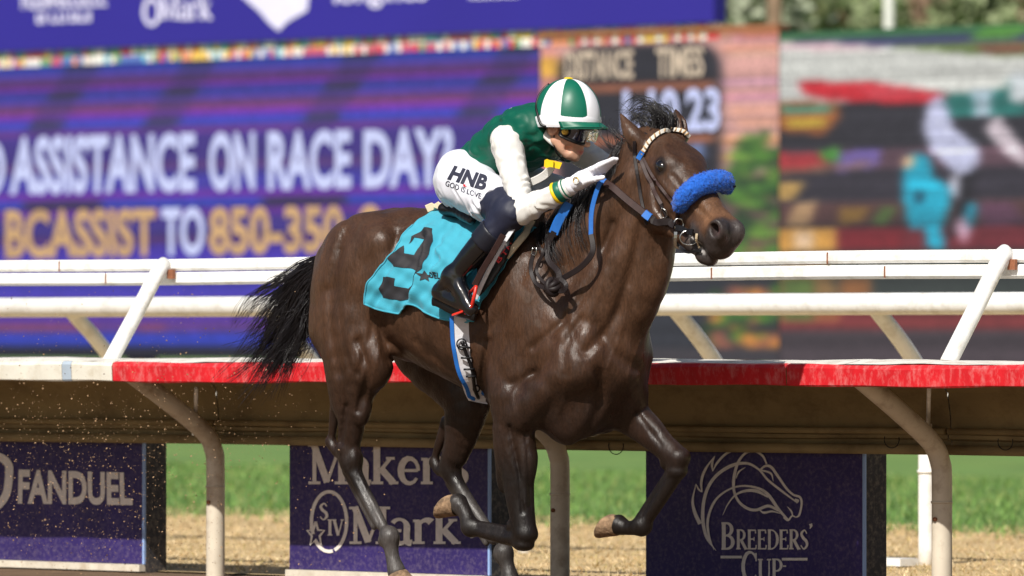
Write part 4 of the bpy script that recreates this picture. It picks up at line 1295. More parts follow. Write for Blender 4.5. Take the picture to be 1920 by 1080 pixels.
    def carve(P):
        W = to_world(P)
        v = W - CAM
        px = 960 + FPX * v[:, 0] / v[:, 1]; py = YH - FPX * v[:, 2] / v[:, 1]
        near = sstep(-0.02, 0.05, P[:, 1] + np.where(px > 1100, 0.12, 0.0))
        out = np.zeros(len(P))
        for pts, dep, wid in GR:
            if dep == 0: continue
            wp = wid * 450
            sp = spline(pts, 4 * len(pts))
            lo, hi = sp.min(0) - 2 * wp, sp.max(0) + 2 * wp
            m = (px > lo[0]) & (px < hi[0]) & (py > lo[1]) & (py < hi[1])
            if not m.any(): continue
            a = np.stack([px[m], py[m]], 1)
            best = np.full(len(a), 1e9)
            for i in range(len(sp) - 1):
                ab = sp[i + 1] - sp[i]
                t = np.clip(((a - sp[i]) @ ab) / (ab @ ab), 0, 1)
                best = np.minimum(best, np.hypot(*(a - sp[i] - t[:, None] * ab).T))
            out[m] += (2.1 if dep > 0 else 1.3) * dep * np.exp(-(best / (wp * 0.5)) ** 2) * near[m]
        # ribs and muscle ripple
        t, z = P[:, 0], P[:, 2]
        rib = sstep(-0.5, -0.35, t) * sstep(0.12, -0.02, t) * sstep(0.75, 0.9, z) * sstep(1.45, 1.25, z)
        out += 0.0010 * rib * np.sin((t + 0.25 * (z - 1.1)) * 95) * sstep(-.2, .2, np.sin(z * 9 + t * 4) + .3)
        out += (0.0022 * vnoise(P, 5.5, 3) + 0.0008 * vnoise(P, 13, 5)) * (0.15 + 0.85 * sstep(.7, 1.0, z))
        return out
    S.warp(carve, 0.03)
    return S.mesh(2)

def unit_rows(a, b):
    a = unit(a); b = np.asarray(b, float); b = unit(b - a * (a @ b))
    return np.array([a, b, np.cross(a, b)])

HV, HQ = build_horse()
# ---- coat colour by region (dark bay: brown trunk, near-black points, tan muzzle, dusty cannons)
_W = to_world(HV); _v = _W - CAM
_px = 960 + FPX * _v[:, 0] / _v[:, 1]; _py = YH - FPX * _v[:, 2] / _v[:, 1]
def mixc(c, col, w):
    return c * (1 - w[:, None]) + np.asarray(col)[None, :3] * w[:, None]
hc = np.tile(np.array([0.053, 0.0245, 0.0130]), (len(HV), 1))
hc = mixc(hc, (0.088, 0.042, 0.021), 0.8 * sstep(-0.70, -1.0, HV[:, 0]) * sstep(1.0, 1.2, HV[:, 2]))          # warmer buttock
hc = mixc(hc, (0.074, 0.037, 0.021), 0.6 * sstep(-.6, .9, vnoise(HV, 1.6, 11)))
hc = mixc(hc, (0.016, 0.0085, 0.0062), 0.85 * sstep(1.10, 0.72, HV[:, 2]))
cor = np.zeros(len(HV))
low = sstep(0.66, 0.50, HV[:, 2])
hc = mixc(hc, (0.008, 0.006, 0.0056), low * 0.9)
dust = sstep(0.50, 0.38, HV[:, 2]) * sstep(-.05, -.25, HV[:, 0]) * sstep(-.8, .6, vnoise(HV, 6, 21) + .3)
hc = mixc(hc, (0.10, 0.09, 0.085), dust * 0.6)
hu = (HV - HO) @ HU; hdv = (HV - HO) @ HD; hn = (HV - HO) @ HN
ishead = (hu > 0.28) & (np.abs(hn) < .12) & (hdv > -.25)
tan = sstep(.36, .47, hu) * sstep(.60, .545, hu) * sstep(-.10, -.05, hdv) * ishead
hc = mixc(hc, (0.155, 0.078, 0.040), tan * 0.85)
dk = sstep(.56, .60, hu) * ishead
hc = mixc(hc, (0.040, 0.034, 0.034), np.maximum(dk, sstep(-.085, -.115, hdv) * sstep(.44, .5, hu) * ishead) * 0.9)
fo = sstep(.016, .006, np.abs(np.linalg.norm((HV - hd(.592, -.024, .052)) @ NAX.T / np.array([.036, .025, .03]), axis=1) - 0) * .016)
hc = mixc(hc, (0.006, 0.003, 0.003), fo)
fr = np.exp(-(np.linalg.norm((HV - hd(.60, -.022, .048)), axis=1) / .016) ** 2)
hc = mixc(hc, (0.22, 0.02, 0.02), fr * .8)
foam = sstep(.35, .9, vnoise(HV, 16, 8)) * (np.abs(hdv + .165) < .025) * (hu > .47) * (hu < .60) * ishead
hc = mixc(hc, (0.45, 0.43, 0.42), foam * .8)
ey = np.linalg.norm((HV - hd(.172, -.05, .1)) @ HAX.T / np.array([.05, .045, .05]), axis=1)
hc = mixc(hc, (0.012, 0.008, 0.007), sstep(1.05, .7, ey) * .9)
ear_in = sstep(1.80, 1.86, HV[:, 2]) * 0
sweat = sstep(.72, .95, vnoise(HV, 7.5, 31)) * sstep(.15, .3, HV[:, 0]) * sstep(.6, .4, HV[:, 0]) * (HV[:, 2] > 1.1) * (HV[:, 2] < 1.5) * (HV[:, 1] > .1)
hc = mixc(hc, (0.14, 0.115, 0.10), sweat * .2)
horse = fast_mesh("horse", HV, HQ, "coat", cols=hc)
tag(horse, "dark bay racehorse in full gallop with blue noseband roll and turquoise saddle cloth", "horse")
HBVH = BVHTree.FromPolygons([Vector(v) for v in _W], [tuple(q) for q in HQ.tolist()])

def cast(px, py, bvh=None, off=0.0, default_lat=None):
    """point on a surface seen at a photo pixel, lifted off it along the surface normal"""
    o = Vector(CAM); d = Vector(pray(px, py)).normalized()
    hit, nrm, fi, dist = (bvh or HBVH).ray_cast(o, d)
    if hit is None:
        return None
    if nrm.dot(d) > 0:
        nrm = -nrm
    return np.array(hit) + np.array(nrm) * off

# ---- hooves
def hoof(c, ax, toe, r=.043, ln=.075):
    """c coronet centre, ax from coronet to sole, toe forward; horse frame"""
    ax = unit(ax); toe = unit(toe - ax * (np.asarray(toe) @ ax)); sd = np.cross(ax, toe)
    vs, fs, n = [], [], 20
    prof = [(-.012, .90), (0, 1.0), (.25, 1.06), (.6, 1.17), (.93, 1.28), (1.0, 1.27), (1.0, 1.08), (.93, .95), (.9, .3)]
    for i, (f, k) in enumerate(prof):
        for j in range(n):
            a = 2 * math.pi * j / n
            ca, sa = math.cos(a), math.sin(a)
            hgt = ln * f * (0.74 + 0.26 * ca)
            rr = r * k * (1.0 + .06 * ca)
            heel = max(0, -ca)
            vs.append(np.asarray(c) + ax * hgt + toe * (rr * ca * (1 - .12 * heel) + .018 * max(f, 0)) + sd * rr * sa * (.92))
    for i in range(len(prof) - 1):
        for j in range(n):
            a, b = i * n + j, i * n + (j + 1) % n
            fs.append((a, b, b + n, a + n))
    fs.append(tuple((len(prof) - 1) * n + j for j in range(n)))
    o = mesh_obj("hoof", to_world(np.array(vs)), fs, "hoof_horn", horse, smooth=True)
    return o
hoof(L(745, 1076, .165), L(754, 1100, .165) - L(742, 1065, .165), np.array([1., 0, -.2]), r=.044)
hoof(L(958, 1088, -.165), L(963, 1110, -.165) - L(955, 1078, -.165), np.array([1., 0, -.1]), r=.044)
hoof(L(858, 946, .146), L(818, 934, .146) - L(858, 946, .146), L(825, 990, .146) - L(845, 910, .146), r=.047, ln=.098)
hoof(L(1160, 983, -.14), L(1122, 972, -.14) - L(1158, 983, -.14), L(1125, 1020, -.14) - L(1140, 950, -.14), r=.047, ln=.098)

# ---- eyes
def uv_ball(c, r, ax=np.eye(3), n=16, m=10):
    vs, fs = [], []
    for i in range(m + 1):
        th = math.pi * i / m
        for j in range(n):
            ph = 2 * math.pi * j / n
            q = np.array([math.sin(th) * math.cos(ph), math.sin(th) * math.sin(ph), math.cos(th)]) * r
            vs.append(np.asarray(c) + q @ ax)
    for i in range(m):
        for j in range(n):
            a, b = i * n + j, i * n + (j + 1) % n
            fs.append((a, b, b + n, a + n))
    return np.array(vs), fs
for m in (1, -1):
    v, f = uv_ball(hd(.174, -.052, m * .083), np.array([.032, .026, .022]), HAX)
    mesh_obj("eye", to_world(v), f, "eye_dark", horse, smooth=True)

# ---- hair
def hair(name, strands, mat, parent, w0=.0022, nseg=9):
    """strands: list of control point lists in the horse frame; each becomes a tapered three-sided strand"""
    vs, fs, n = [], [], 0
    for cp in strands:
        p = to_world(spline(cp, nseg))
        t = np.gradient(p, axis=0); t /= np.linalg.norm(t, axis=1, keepdims=True) + 1e-9
        u = np.cross(t, [0.3, -0.9, 0.31]); u /= np.linalg.norm(u, axis=1, keepdims=True) + 1e-9
        w = np.cross(t, u)
        r = w0 * random.uniform(.6, 1.3) * np.linspace(1, .12, nseg) ** .7
        for k in range(3):
            a = 2.094 * k
            vs.append(p + r[:, None] * (math.cos(a) * u + math.sin(a) * w))
        for i in range(nseg - 1):
            for k in range(3):
                a, b = n + k * nseg + i, n + ((k + 1) % 3) * nseg + i
                fs.append((a, b, b + 1, a + 1))
        n += 3 * nseg
    o = mesh_obj(name, np.concatenate(vs), fs, mat, parent, smooth=True)
    return o

def strand_field(roots, paths, n, spread, tipspread, curl=.01):
    """roots/paths are control polylines in px,py,lat; strands interpolate between neighbouring guide paths"""
    out = []
    G = [np.array([L(*q) for q in g]) for g in paths]
    G = [spline(g, 6) for g in G]
    for _ in range(n):
        i = random.randrange(len(G) - 1) if len(G) > 1 else 0
        f = random.random()
        g = G[i] * (1 - f) + G[min(i + 1, len(G) - 1)] * f
        ln = random.uniform(.55, 1.0) if random.random() < .7 else random.uniform(.9, 1.15)
        off0 = rng.normal(size=3) * spread
        off1 = rng.normal(size=3) * tipspread
        c = rng.normal(size=3) * curl
        tt = np.linspace(0, 1, 6)[:, None]
        base = g[0] + (g - g[0]) * ln
        out.append(base + off0 * (1 - tt) + off1 * tt ** 1.5 + c * np.sin(tt * 5 + random.uniform(0, 6)) * tt)
    return out

def locks(paths, nl, per, root, sp, curl=.02, tip=.006, fly=.12):
    """hair in locks: each lock follows a blend of the guide paths, its strands gather towards the tip"""
    G = [spline(np.array([L(*q) for q in g]), 8) for g in paths]
    out = []
    tt = np.linspace(0, 1, 8)[:, None]
    for _ in range(nl):
        f = random.random() * (len(G) - 1); i = min(int(f), len(G) - 2) if len(G) > 1 else 0; f -= i
        g = G[i] * (1 - f) + G[min(i + 1, len(G) - 1)] * f
        ln = random.choice((random.uniform(.45, .8), random.uniform(.8, 1.1)))
        c = g[0] + (g - g[0]) * ln + rng.normal(size=3) * root * (1 - tt) + rng.normal(size=3) * sp * tt ** 1.3
        a, ph, fr = rng.normal(size=3) * curl, random.uniform(0, 6.28), random.uniform(3, 6)
        c = c + a * np.sin(tt * fr + ph) * tt
        w0 = random.uniform(.006, .013)
        for k in range(per):
            o0 = rng.normal(size=3) * w0; o1 = rng.normal(size=3) * tip
            st = c + o0 * (1 - .6 * tt) + o1 * tt
            if random.random() < fly:
                st = st + rng.normal(size=3) * .035 * tt ** 2 + rng.normal(size=3) * .012 * np.sin(tt * 6)
            st = st[0] + (st - st[0]) * random.uniform(.75, 1.05)
            out.append(st)
    return out

tail_paths = [
    [(606, 492, .02), (566, 498, .02), (520, 528, .02), (478, 548, .03), (462, 580, .03)],
    [(602, 500, .02), (560, 518, .03), (520, 560, .03), (474, 618, .03), (420, 672, .04)],
    [(602, 505, .02), (565, 530, .03), (535, 585, .03), (494, 648, .03), (438, 702, .04)],
    [(604, 510, .02), (572, 540, .03), (550, 600, .03), (524, 662, .03), (500, 718, .03)],
    [(606, 515, .02), (582, 548, .02), (562, 605, .03), (536, 668, .03), (506, 728, .03)],
    [(608, 520, .02), (592, 560, .02), (576, 610, .02), (572, 650, .03), (545, 700, .03)],
]
ts = locks(tail_paths, 75, 16, .014, .026, .034)
ts += locks(tail_paths[2:], 60, 18, .012, .014, .022)
ts += locks(tail_paths, 16, 5, .014, .065, .05, .008, .4)
side = [[(606, 515, .02), (600, 570, .02), (598, 620, .02), (585, 660, .02), (560, 700, .02)], [(606, 515, .02), (590, 590, .02), (600, 640, .02), (575, 690, .02), (540, 712, .02)]]
ts += locks(side, 7, 5, .008, .02, .03)
hair("tail", ts, "horse_hair", horse, .0022, 12)
S = SDF(L(610, 600, 0) - .3, L(610, 500, 0) + .35, .008)
S.chain([np.array([-0.95, 0, 1.44]), L(590, 508, .015), L(567, 535, .02), L(550, 580, .02)], [.05, .034, .024, .010], .02)
v, q = S.mesh(1)
fast_mesh("tail_dock", v, q, "horse_hair", horse)

mane_paths = [
    [(1200, 258, .0), (1182, 252, .03), (1165, 268, .05), (1152, 292, .07), (1142, 318, .08)],
    [(1180, 282, .0), (1162, 284, .05), (1148, 306, .09), (1140, 330, .11), (1136, 356, .12)],
    [(1155, 312, .0), (1136, 320, .06), (1120, 345, .12), (1114, 380, .14), (1118, 415, .15)],
    [(1130, 340, .0), (1108, 350, .07), (1092, 380, .14), (1086, 420, .17), (1094, 455, .18)],
    [(1100, 366, .0), (1080, 376, .08), (1064, 405, .15), (1060, 445, .18), (1068, 482, .195)],
    [(1065, 395, .0), (1048, 402, .09), (1035, 430, .15), (1036, 465, .19), (1046, 495, .21)],
    [(1030, 420, .0), (1012, 428, .09), (1006, 448, .15), (1012, 470, .18), (1022, 485, .19)],
]
ms = locks(mane_paths, 105, 12, .012, .014, .012)
ms += locks(mane_paths[2:], 70, 14, .016, .016, .012)
tops = [[(1212, 254, .02), (1205, 222, .02), (1188, 206, .03), (1168, 208, .04), (1150, 222, .05)],
        [(1228, 246, .0), (1224, 208, .0), (1204, 194, .01), (1182, 200, .02), (1168, 214, .03)],
        [(1245, 246, -.02), (1250, 216, -.02), (1238, 198, -.01), (1216, 194, .0), (1198, 204, .01)],
        [(1256, 250, -.03), (1262, 226, -.03), (1254, 206, -.02), (1238, 200, -.01), (1222, 206, .0)]]
ms += locks(tops, 30, 8, .008, .018, .014, .004, .15)
wild = [[(1195, 255, .0), (1165, 232, .02), (1150, 214, .02), (1142, 204, .02), (1148, 192, .02)],
        [(1185, 268, .0), (1158, 262, .03), (1142, 246, .04), (1134, 232, .04), (1140, 222, .04)],
        [(1172, 285, .0), (1150, 290, .05), (1138, 275, .05), (1134, 262, .05), (1136, 250, .05)],
        [(1165, 295, .0), (1150, 318, .06), (1142, 322, .06), (1138, 300, .06), (1140, 285, .05)]]
ms += locks(wild, 11, 4, .008, .016, .014, .004, .25)
hair("mane", ms, "horse_hair", horse, .0018, 10)
# ================================================================== tack
pmat("cloth_turquoise", rgb(56, 158, 182), rough=0.8, var=0.07, vscale=14, bump=0.25, bscale=300, bdist=0.001, sheen=0.15)
pmat("cloth_black", rgb(34, 33, 38), rough=0.75, var=0.1, vscale=20, bump=0.2, bscale=300, bdist=0.001)
pmat("leather_black", rgb(20, 19, 22), rough=0.42, var=0.2, vscale=40, spec=0.4, bump=0.06, bscale=120)
pmat("leather_brown", rgb(54, 36, 34), rough=0.52, var=0.25, vscale=40, spec=0.25, bump=0.05, bscale=150)
pmat("leather_dark", rgb(34, 27, 28), rough=0.52, var=0.25, vscale=40, spec=0.25, bump=0.05, bscale=150)
pmat("web_blue", rgb(28, 104, 190), rough=0.6, var=0.12, vscale=60, bump=0.2, bscale=300, bdist=0.001)
pmat("fleece_blue", rgb(12, 94, 196), rough=0.85, var=0.15, vscale=60, sheen=0.3)
pmat("girth_white", rgb(226, 226, 232), rough=0.7, var=0.08, vscale=30, bump=0.1, bscale=200, dirt=rgb(180, 172, 168), dirt_scale=18, dirt_amt=.5)
pmat("girth_blue", rgb(30, 110, 200), rough=0.6, var=0.08, vscale=30)
pmat("felt_cream", rgb(222, 204, 172), rough=0.9, var=0.1, vscale=30, bump=0.3, bscale=200)
pmat("steel", rgb(190, 190, 188), rough=0.25, var=0.1, metal=1.0)
pmat("stirrup_red", rgb(216, 52, 40), rough=0.35, var=0.08, vscale=40)
pmat("ink_red", rgb(206, 50, 54), rough=0.6, var=0.05)
pmat("braid_white", rgb(226, 222, 212), rough=0.7, var=0.08, vscale=50)
pmat("braid_tan", rgb(176, 140, 96), rough=0.7, var=0.08, vscale=50)

def cast_or(px, py, off, lat=None, bvh=None):
    if lat is not None:
        return to_world(L(px, py, lat))
    p = cast(px, py, bvh, off)
    return p

def lay(path, n, off, bvh=None, smooth=2):
    """3d line over the horse from a pixel path; entries may fix their own lat"""
    P2 = spline([(a[0], a[1]) for a in path], n)
    fixed = np.array([a[2] if len(a) > 2 and a[2] is not None else np.nan for a in path], float)
    ti = np.linspace(0, 1, len(path)); tt = np.linspace(0, 1, n)
    out = []
    anyfix = ~np.isnan(fixed)
    for i in range(n):
        j = int(np.argmin(np.abs(ti - tt[i])))
        if anyfix[j]:
            lat = np.interp(tt[i], ti[anyfix], fixed[anyfix]); p = to_world(L(*P2[i], lat))
        else:
            p = cast(*P2[i], bvh, off)
            if p is None:
                p = None
        out.append(p)
    last = next((p for p in out if p is not None), to_world(hd(.5, -.13, .075)))
    for i in range(n):                      # fall back on the depth of the neighbour
        if out[i] is None:
            d = pray(*P2[i]); lam = (last - CAM)[1]; out[i] = CAM + d * lam
        last = out[i]
    out = np.array(out)
    for _ in range(smooth):
        out[1:-1] = .25 * out[:-2] + .5 * out[1:-1] + .25 * out[2:]
    return out

def strap(name, path, w, mat, parent, off=.006, th=.0035, n=26, bvh=None, pts=None, face=None):
    p = lay(path, n, off, bvh) if pts is None else pts
    n = len(p)
    t = np.gradient(p, axis=0); t /= np.linalg.norm(t, axis=1, keepdims=True) + 1e-9
    vs = []
    wv = np.broadcast_to(np.asarray(w, float), (n,)) if np.size(w) != 2 else np.linspace(*w, n)
    for i in range(n):
        view = unit(CAM - p[i]) if face is None else unit(face)
        hit = HBVH.find_nearest(Vector(p[i]))
        nn = view
        if face is None and hit[0] is not None and hit[3] < .05:
            q = np.array(hit[1]); q = q if q @ view > -.2 else view
            nn = unit(q * .6 + view * .4)
        nn = unit(nn - t[i] * (nn @ t[i])); sd = np.cross(t[i], nn)
        a = wv[i] / 2
        for du, dv in ((-1, 0), (-.82, 1), (.82, 1), (1, 0), (.8, -.3), (-.8, -.3)):
            vs.append(p[i] + sd * du * a + nn * dv * th)
    fs = []
    m = 6
    for i in range(n - 1):
        for k in range(m):
            a, b = i * m + k, i * m + (k + 1) % m
            fs.append((a, b, b + m, a + m))
    fs += [tuple(range(m)), tuple((n - 1) * m + k for k in range(m))[::-1]]
    return mesh_obj(name, vs, fs, mat, parent)

# ---- saddle cloth: a sheet draped on the barrel, rear corner lifting
left_e = spline([(836, 392), (806, 402), (782, 424), (760, 460), (736, 492), (710, 522), (697, 552), (697, 576)], 60)
bot_e = spline([(697, 576), (722, 586), (750, 589), (767, 577), (782, 575), (802, 588), (826, 598), (852, 604), (875, 605), (893, 604)], 60)
right_e = spline([(1003, 432), (985, 452), (958, 488), (928, 534), (900, 580), (893, 604)], 60)
top_e = spline([(836, 392), (880, 402), (940, 415), (1003, 432)], 60)
NU, NV = 84, 70
def samp(e, f):
    x = f * (len(e) - 1); i = min(int(x), len(e) - 2); return e[i] * (1 - x + i) + e[i + 1] * (x - i)
cl = np.zeros((NV, NU, 3)); cl2 = np.zeros((NV, NU, 2))
for j in range(NV):
    for i in range(NU):
        u, v = i / (NU - 1), j / (NV - 1)
        c = (samp(left_e, v) * (1 - u) + samp(right_e, v) * u + samp(top_e, u) * (1 - v) + samp(bot_e, u) * v
             - ((1 - u) * (1 - v) * left_e[0] + u * (1 - v) * top_e[-1] + (1 - u) * v * bot_e[0] + u * v * bot_e[-1]))
        cl2[j, i] = c
        p = cast(c[0], c[1], None, 0)
        cl[j, i] = p if p is not None else np.nan
for j in range(NV):                      # bridge any miss with its neighbour
    for i in range(NU):
        if np.isnan(cl[j, i, 0]):
            q = cl[j, i - 1] if i else cl[j - 1, i]
            if np.isnan(q[0]): q = to_world(L(*cl2[j, i], .1))
            cl[j, i] = CAM + pray(*cl2[j, i]) * (q - CAM)[1]
for _ in range(4):
    cl[1:-1, 1:-1] = (cl[:-2, 1:-1] + cl[2:, 1:-1] + cl[1:-1, :-2] + cl[1:-1, 2:]) / 4
U, Vv = np.meshgrid(np.linspace(0, 1, NU), np.linspace(0, 1, NV))
X2, Y2 = cl2[..., 0], cl2[..., 1]
def ridge(pts, wid):
    sp = spline(pts, 30); d = np.min(np.hypot(X2[..., None] - sp[:, 0], Y2[..., None] - sp[:, 1]), -1)
    return np.exp(-(d / wid) ** 2)
fold = (.014 + .018 * ridge([(815, 440), (802, 490), (790, 530), (772, 575)], 9) - .010 * ridge([(800, 450), (788, 500), (775, 540), (765, 580)], 6)
        + .010 * ridge([(850, 400), (830, 425), (800, 435), (770, 450)], 8) + .010 * ridge([(828, 470), (838, 490), (820, 510)], 7)
        + .008 * ridge([(785, 410), (765, 450), (725, 500)], 7) - .006 * ridge([(845, 420), (825, 450), (812, 490)], 6)
        + .006 * ridge([(760, 480), (740, 530), (730, 580)], 8)
        + .022 * np.clip(1 - U / .30, 0, 1) ** 1.4 * Vv ** 1.5
        + .003 * np.sin(X2 * .33 + Y2 * .1) * np.clip((Vv - .86) / .14, 0, 1) + .002 * np.sin(X2 * .12 - Y2 * .17 + 2) + .0015 * np.sin(X2 * .27 + Y2 * .21))
out_dir = to_world(unit(np.array([0, 1.0, .28])))
fold = .014 + (fold - .014) * 1.7 + .0035 * np.sin(X2 * .16 + np.sin(Y2 * .05) * 2) * Vv
cl = cl + fold[..., None] * out_dir
def grid_faces(nv, nu):
    return [(j * nu + i, j * nu + i + 1, (j + 1) * nu + i + 1, (j + 1) * nu + i) for j in range(nv - 1) for i in range(nu - 1)]
gf = grid_faces(NV, NU)
def thick(V, faces, d, nv, nu):
    """sheet plus its back and rim"""
    n = len(V); V2 = V - d
    f = list(faces) + [tuple(a + n for a in q[::-1]) for q in faces]
    rim = [i for i in range(nu)] + [j * nu + nu - 1 for j in range(1, nv)] + [(nv - 1) * nu + i for i in range(nu - 2, -1, -1)] + [j * nu for j in range(nv - 2, 0, -1)]
    f += [(rim[i], rim[(i + 1) % len(rim)], rim[(i + 1) % len(rim)] + n, rim[i] + n) for i in range(len(rim))]
    return np.concatenate([V, V2]), f
clv = cl.reshape(-1, 3)
cv, cf = thick(clv, gf, out_dir * .004, NV, NU)
saddle_cloth = tag(empty("saddle_cloth", clv[len(clv) // 2]), "turquoise saddle cloth with a black number flapping over the horse's flank", "saddle cloth")
panel = mesh_obj("cloth_panel", cv, cf, "cloth_turquoise", saddle_cloth, smooth=True)
CBVH = BVHTree.FromPolygons([Vector(p) for p in clv], gf)
# the same sheet hanging on the far side, and the strip across the back
def mirror(V):
    l = np.stack([V @ F3, V @ R3, V[:, 2]], 1); l[:, 1] *= -1
    return to_world(l)
fv, ff = thick(mirror(clv), gf, out_dir * 0 - np.array([0, 0, .003]), NV, NU)
mesh_obj("cloth_panel", fv, ff, "cloth_turquoise", saddle_cloth, smooth=True)
top = clv.reshape(NV, NU, 3)[0]; mt = mirror(top)
ridge_pts = (top + mt) / 2
bz = [max(1.60 - .06 * i / NU, 1.5) for i in range(NU)]
arch = []
for w in np.linspace(0, 1, 13):
    row = top * (1 - w) + mt * w
    row = row + np.outer(np.ones(NU), [0, 0, 1]) * (4 * w * (1 - w)) * np.maximum(np.array(bz) + .03 - ridge_pts[:, 2], .015)[:, None]
    arch.append(row)
arch = np.array(arch).reshape(-1, 3)
mesh_obj("cloth_bridge", arch, grid_faces(13, NU), "cloth_turquoise", saddle_cloth, smooth=True)
# rolled hem
hem = np.concatenate([clv.reshape(NV, NU, 3)[20:, 0], clv.reshape(NV, NU, 3)[-1, 1:]])
v, f = tube(hem, .004, 6); mesh_obj("hem", v, f, "cloth_turquoise", saddle_cloth, smooth=True)

def tri_fill(poly):
    from mathutils.geometry import tessellate_polygon
    t = tessellate_polygon([[Vector((x, y, 0)) for x, y in poly]])
    return np.asarray(poly, float), [tuple(q) for q in t]
def refine(v, f, mx):
    v = [np.asarray(p, float) for p in v]; out = []
    cache = {}
    def mid(a, b):
        k = (min(a, b), max(a, b))
        if k not in cache:
            cache[k] = len(v); v.append((v[a] + v[b]) / 2)
        return cache[k]
    st = list(f)
    while st:
        a, b, c = st.pop()
        e = [np.linalg.norm(v[a] - v[b]), np.linalg.norm(v[b] - v[c]), np.linalg.norm(v[c] - v[a])]
        i = int(np.argmax(e))
        if e[i] < mx:
            out.append((a, b, c)); continue
        if i == 0: m = mid(a, b); st += [(a, m, c), (m, b, c)]
        elif i == 1: m = mid(b, c); st += [(a, b, m), (a, m, c)]
        else: m = mid(c, a); st += [(a, b, m), (m, b, c)]
    return np.array(v), out
def print_on(name, v2, f, bvh, mat, parent, off=.002, mx=6):
    """flat print carried by a curved surface"""
    v2, f = refine(v2, f, mx)
    P = [cast(x, y, bvh, 0) for x, y in v2]
    ok = [p is not None for p in P]
    P = [p + unit(CAM - p) * off if p is not None else np.zeros(3) for p in P]
    f = [q for q in f if all(ok[i] for i in q)]
    return mesh_obj(name, P, f, mat, parent, smooth=False)
CN = np.gradient(cl, axis=0), np.gradient(cl, axis=1)
CN = np.cross(CN[0], CN[1]); CN /= np.linalg.norm(CN, axis=2, keepdims=True) + 1e-12
CN *= np.sign((CN @ R3))[..., None]
def cloth_at(x, y):
    """point of the cloth that carries this pixel of the flat pattern, with its normal"""
    k_ = int(np.argmin((cl2[..., 0] - x) ** 2 + (cl2[..., 1] - y) ** 2)); j, i = divmod(k_, NU)
    best = None
    for dj in (0, -1):
        for di in (0, -1):
            a, b = j + dj, i + di
            if a < 0 or b < 0 or a >= NV - 1 or b >= NU - 1: continue
            o_, eu, ev = cl2[a, b], cl2[a, b + 1] - cl2[a, b], cl2[a + 1, b] - cl2[a, b]
            det = eu[0] * ev[1] - eu[1] * ev[0]
            if abs(det) < 1e-9: continue
            r_ = np.array([x, y]) - o_
            u_, v_ = (r_[0] * ev[1] - r_[1] * ev[0]) / det, (eu[0] * r_[1] - eu[1] * r_[0]) / det
            bad = max(0, -u_, u_ - 1) + max(0, -v_, v_ - 1)
            if best is None or bad < best[0]: best = (bad, a, b, min(max(u_, 0), 1), min(max(v_, 0), 1))
    _, a, b, u_, v_ = best
    w = lambda G: (G[a, b] * (1 - u_) + G[a, b + 1] * u_) * (1 - v_) + (G[a + 1, b] * (1 - u_) + G[a + 1, b + 1] * u_) * v_
    return w(cl), w(CN)
def print_cloth(name, v2, f, off=.0025, mx=3.5):
    v2, f = refine(v2, f, mx)
    P = []
    for x, y in v2:
        p, n_ = cloth_at(x, y); P.append(p + n_ * off)
    return mesh_obj(name, P, f, "cloth_black", saddle_cloth, smooth=True)
z5 = [(400, 392), (440, 335), (555, 268), (612, 275), (596, 370), (566, 470), (528, 590), (478, 655), (438, 725), (404, 790), (370, 830), (330, 848), (210, 830), (172, 760),
      (200, 658), (297, 672), (290, 732), (386, 745), (428, 690), (440, 600), (425, 588), (300, 580), (255, 522), (258, 500), (372, 408), (372, 470), (440, 478), (462, 425), (515, 348), (455, 340)]
z5 = [(680 + a / 4.32, 370 + b / 4.32) for a, b in z5]
print_cloth("number", *tri_fill(z5))
star5 = [(803 + (11 if i % 2 == 0 else 5) * math.sin(math.pi * i / 5), 521 - (11 if i % 2 == 0 else 5) * math.cos(math.pi * i / 5)) for i in range(10)]
print_cloth("star_mark", *tri_fill(star5))
v2, f2 = text_mesh("DEL", .02); print_cloth("lettering", fitq(v2, [(809, 522), (830, 525), (831, 514), (810, 512)]), f2)

# ---- pad under the saddle, saddle, girth, stirrup
pad = tag(empty("saddle_pad", to_world(L(900, 420, .2))), "cream felt saddle pad edge showing in front of the saddle cloth", "saddle pad")
strap("pad_front", [(1004, 424), (992, 442), (975, 464), (957, 488)], .030, "felt_cream", pad, off=.034, th=.012)
strap("pad_rear", [(800, 392, .08), (815, 386, .06), (838, 384, .05), (860, 386, .05)], .034, "felt_cream", pad, th=.012, n=12)
saddle = tag(empty("saddle", to_world(L(915, 400, .1))), "small black racing saddle under the jockey with red marks on its flap", "saddle")
S = SDF(L(930, 470, 0) - [.45, .36, .32], L(930, 400, 0) + [.45, .38, .30], .008)
sx = L(900, 398, 0)
S.loft([L(868, 392, 0.02), L(905, 398, .02), L(950, 410, .02), L(990, 420, .02)], [.045, .03, .035, .045], [.15, .14, .12, .09], k=.02)
S.loft([L(852, 388, .12), L(868, 400, .16), L(884, 412, .20)], [.028, .030, .022], [.030, .03, .022], k=.02)
for m in (1, -1):
    S.loft([L(945, 425, m * .20), L(930, 460, m * .285), L(912, 510, m * .315), L(898, 548, m * .318)], [.07, .085, .055, .02], [.012, .012, .012, .008], k=.01)
v, q = S.mesh(1)
fast_mesh("seat_and_flaps", v, q, "leather_black", saddle)
strap("flap_edge", [(968, 420, .29), (948, 450, .322), (925, 490, .338), (905, 530, .340), (892, 560, .338)], .018, "girth_white", saddle, th=.004)
strap("stirrup_leather", [(944, 440, .35), (922, 478, .362), (905, 506, .368), (890, 535, .372)], .026, "leather_brown", saddle, th=.004)
SB = BVHTree.FromPolygons([Vector(p) for p in to_world(v)], [tuple(a) for a in q.tolist()])
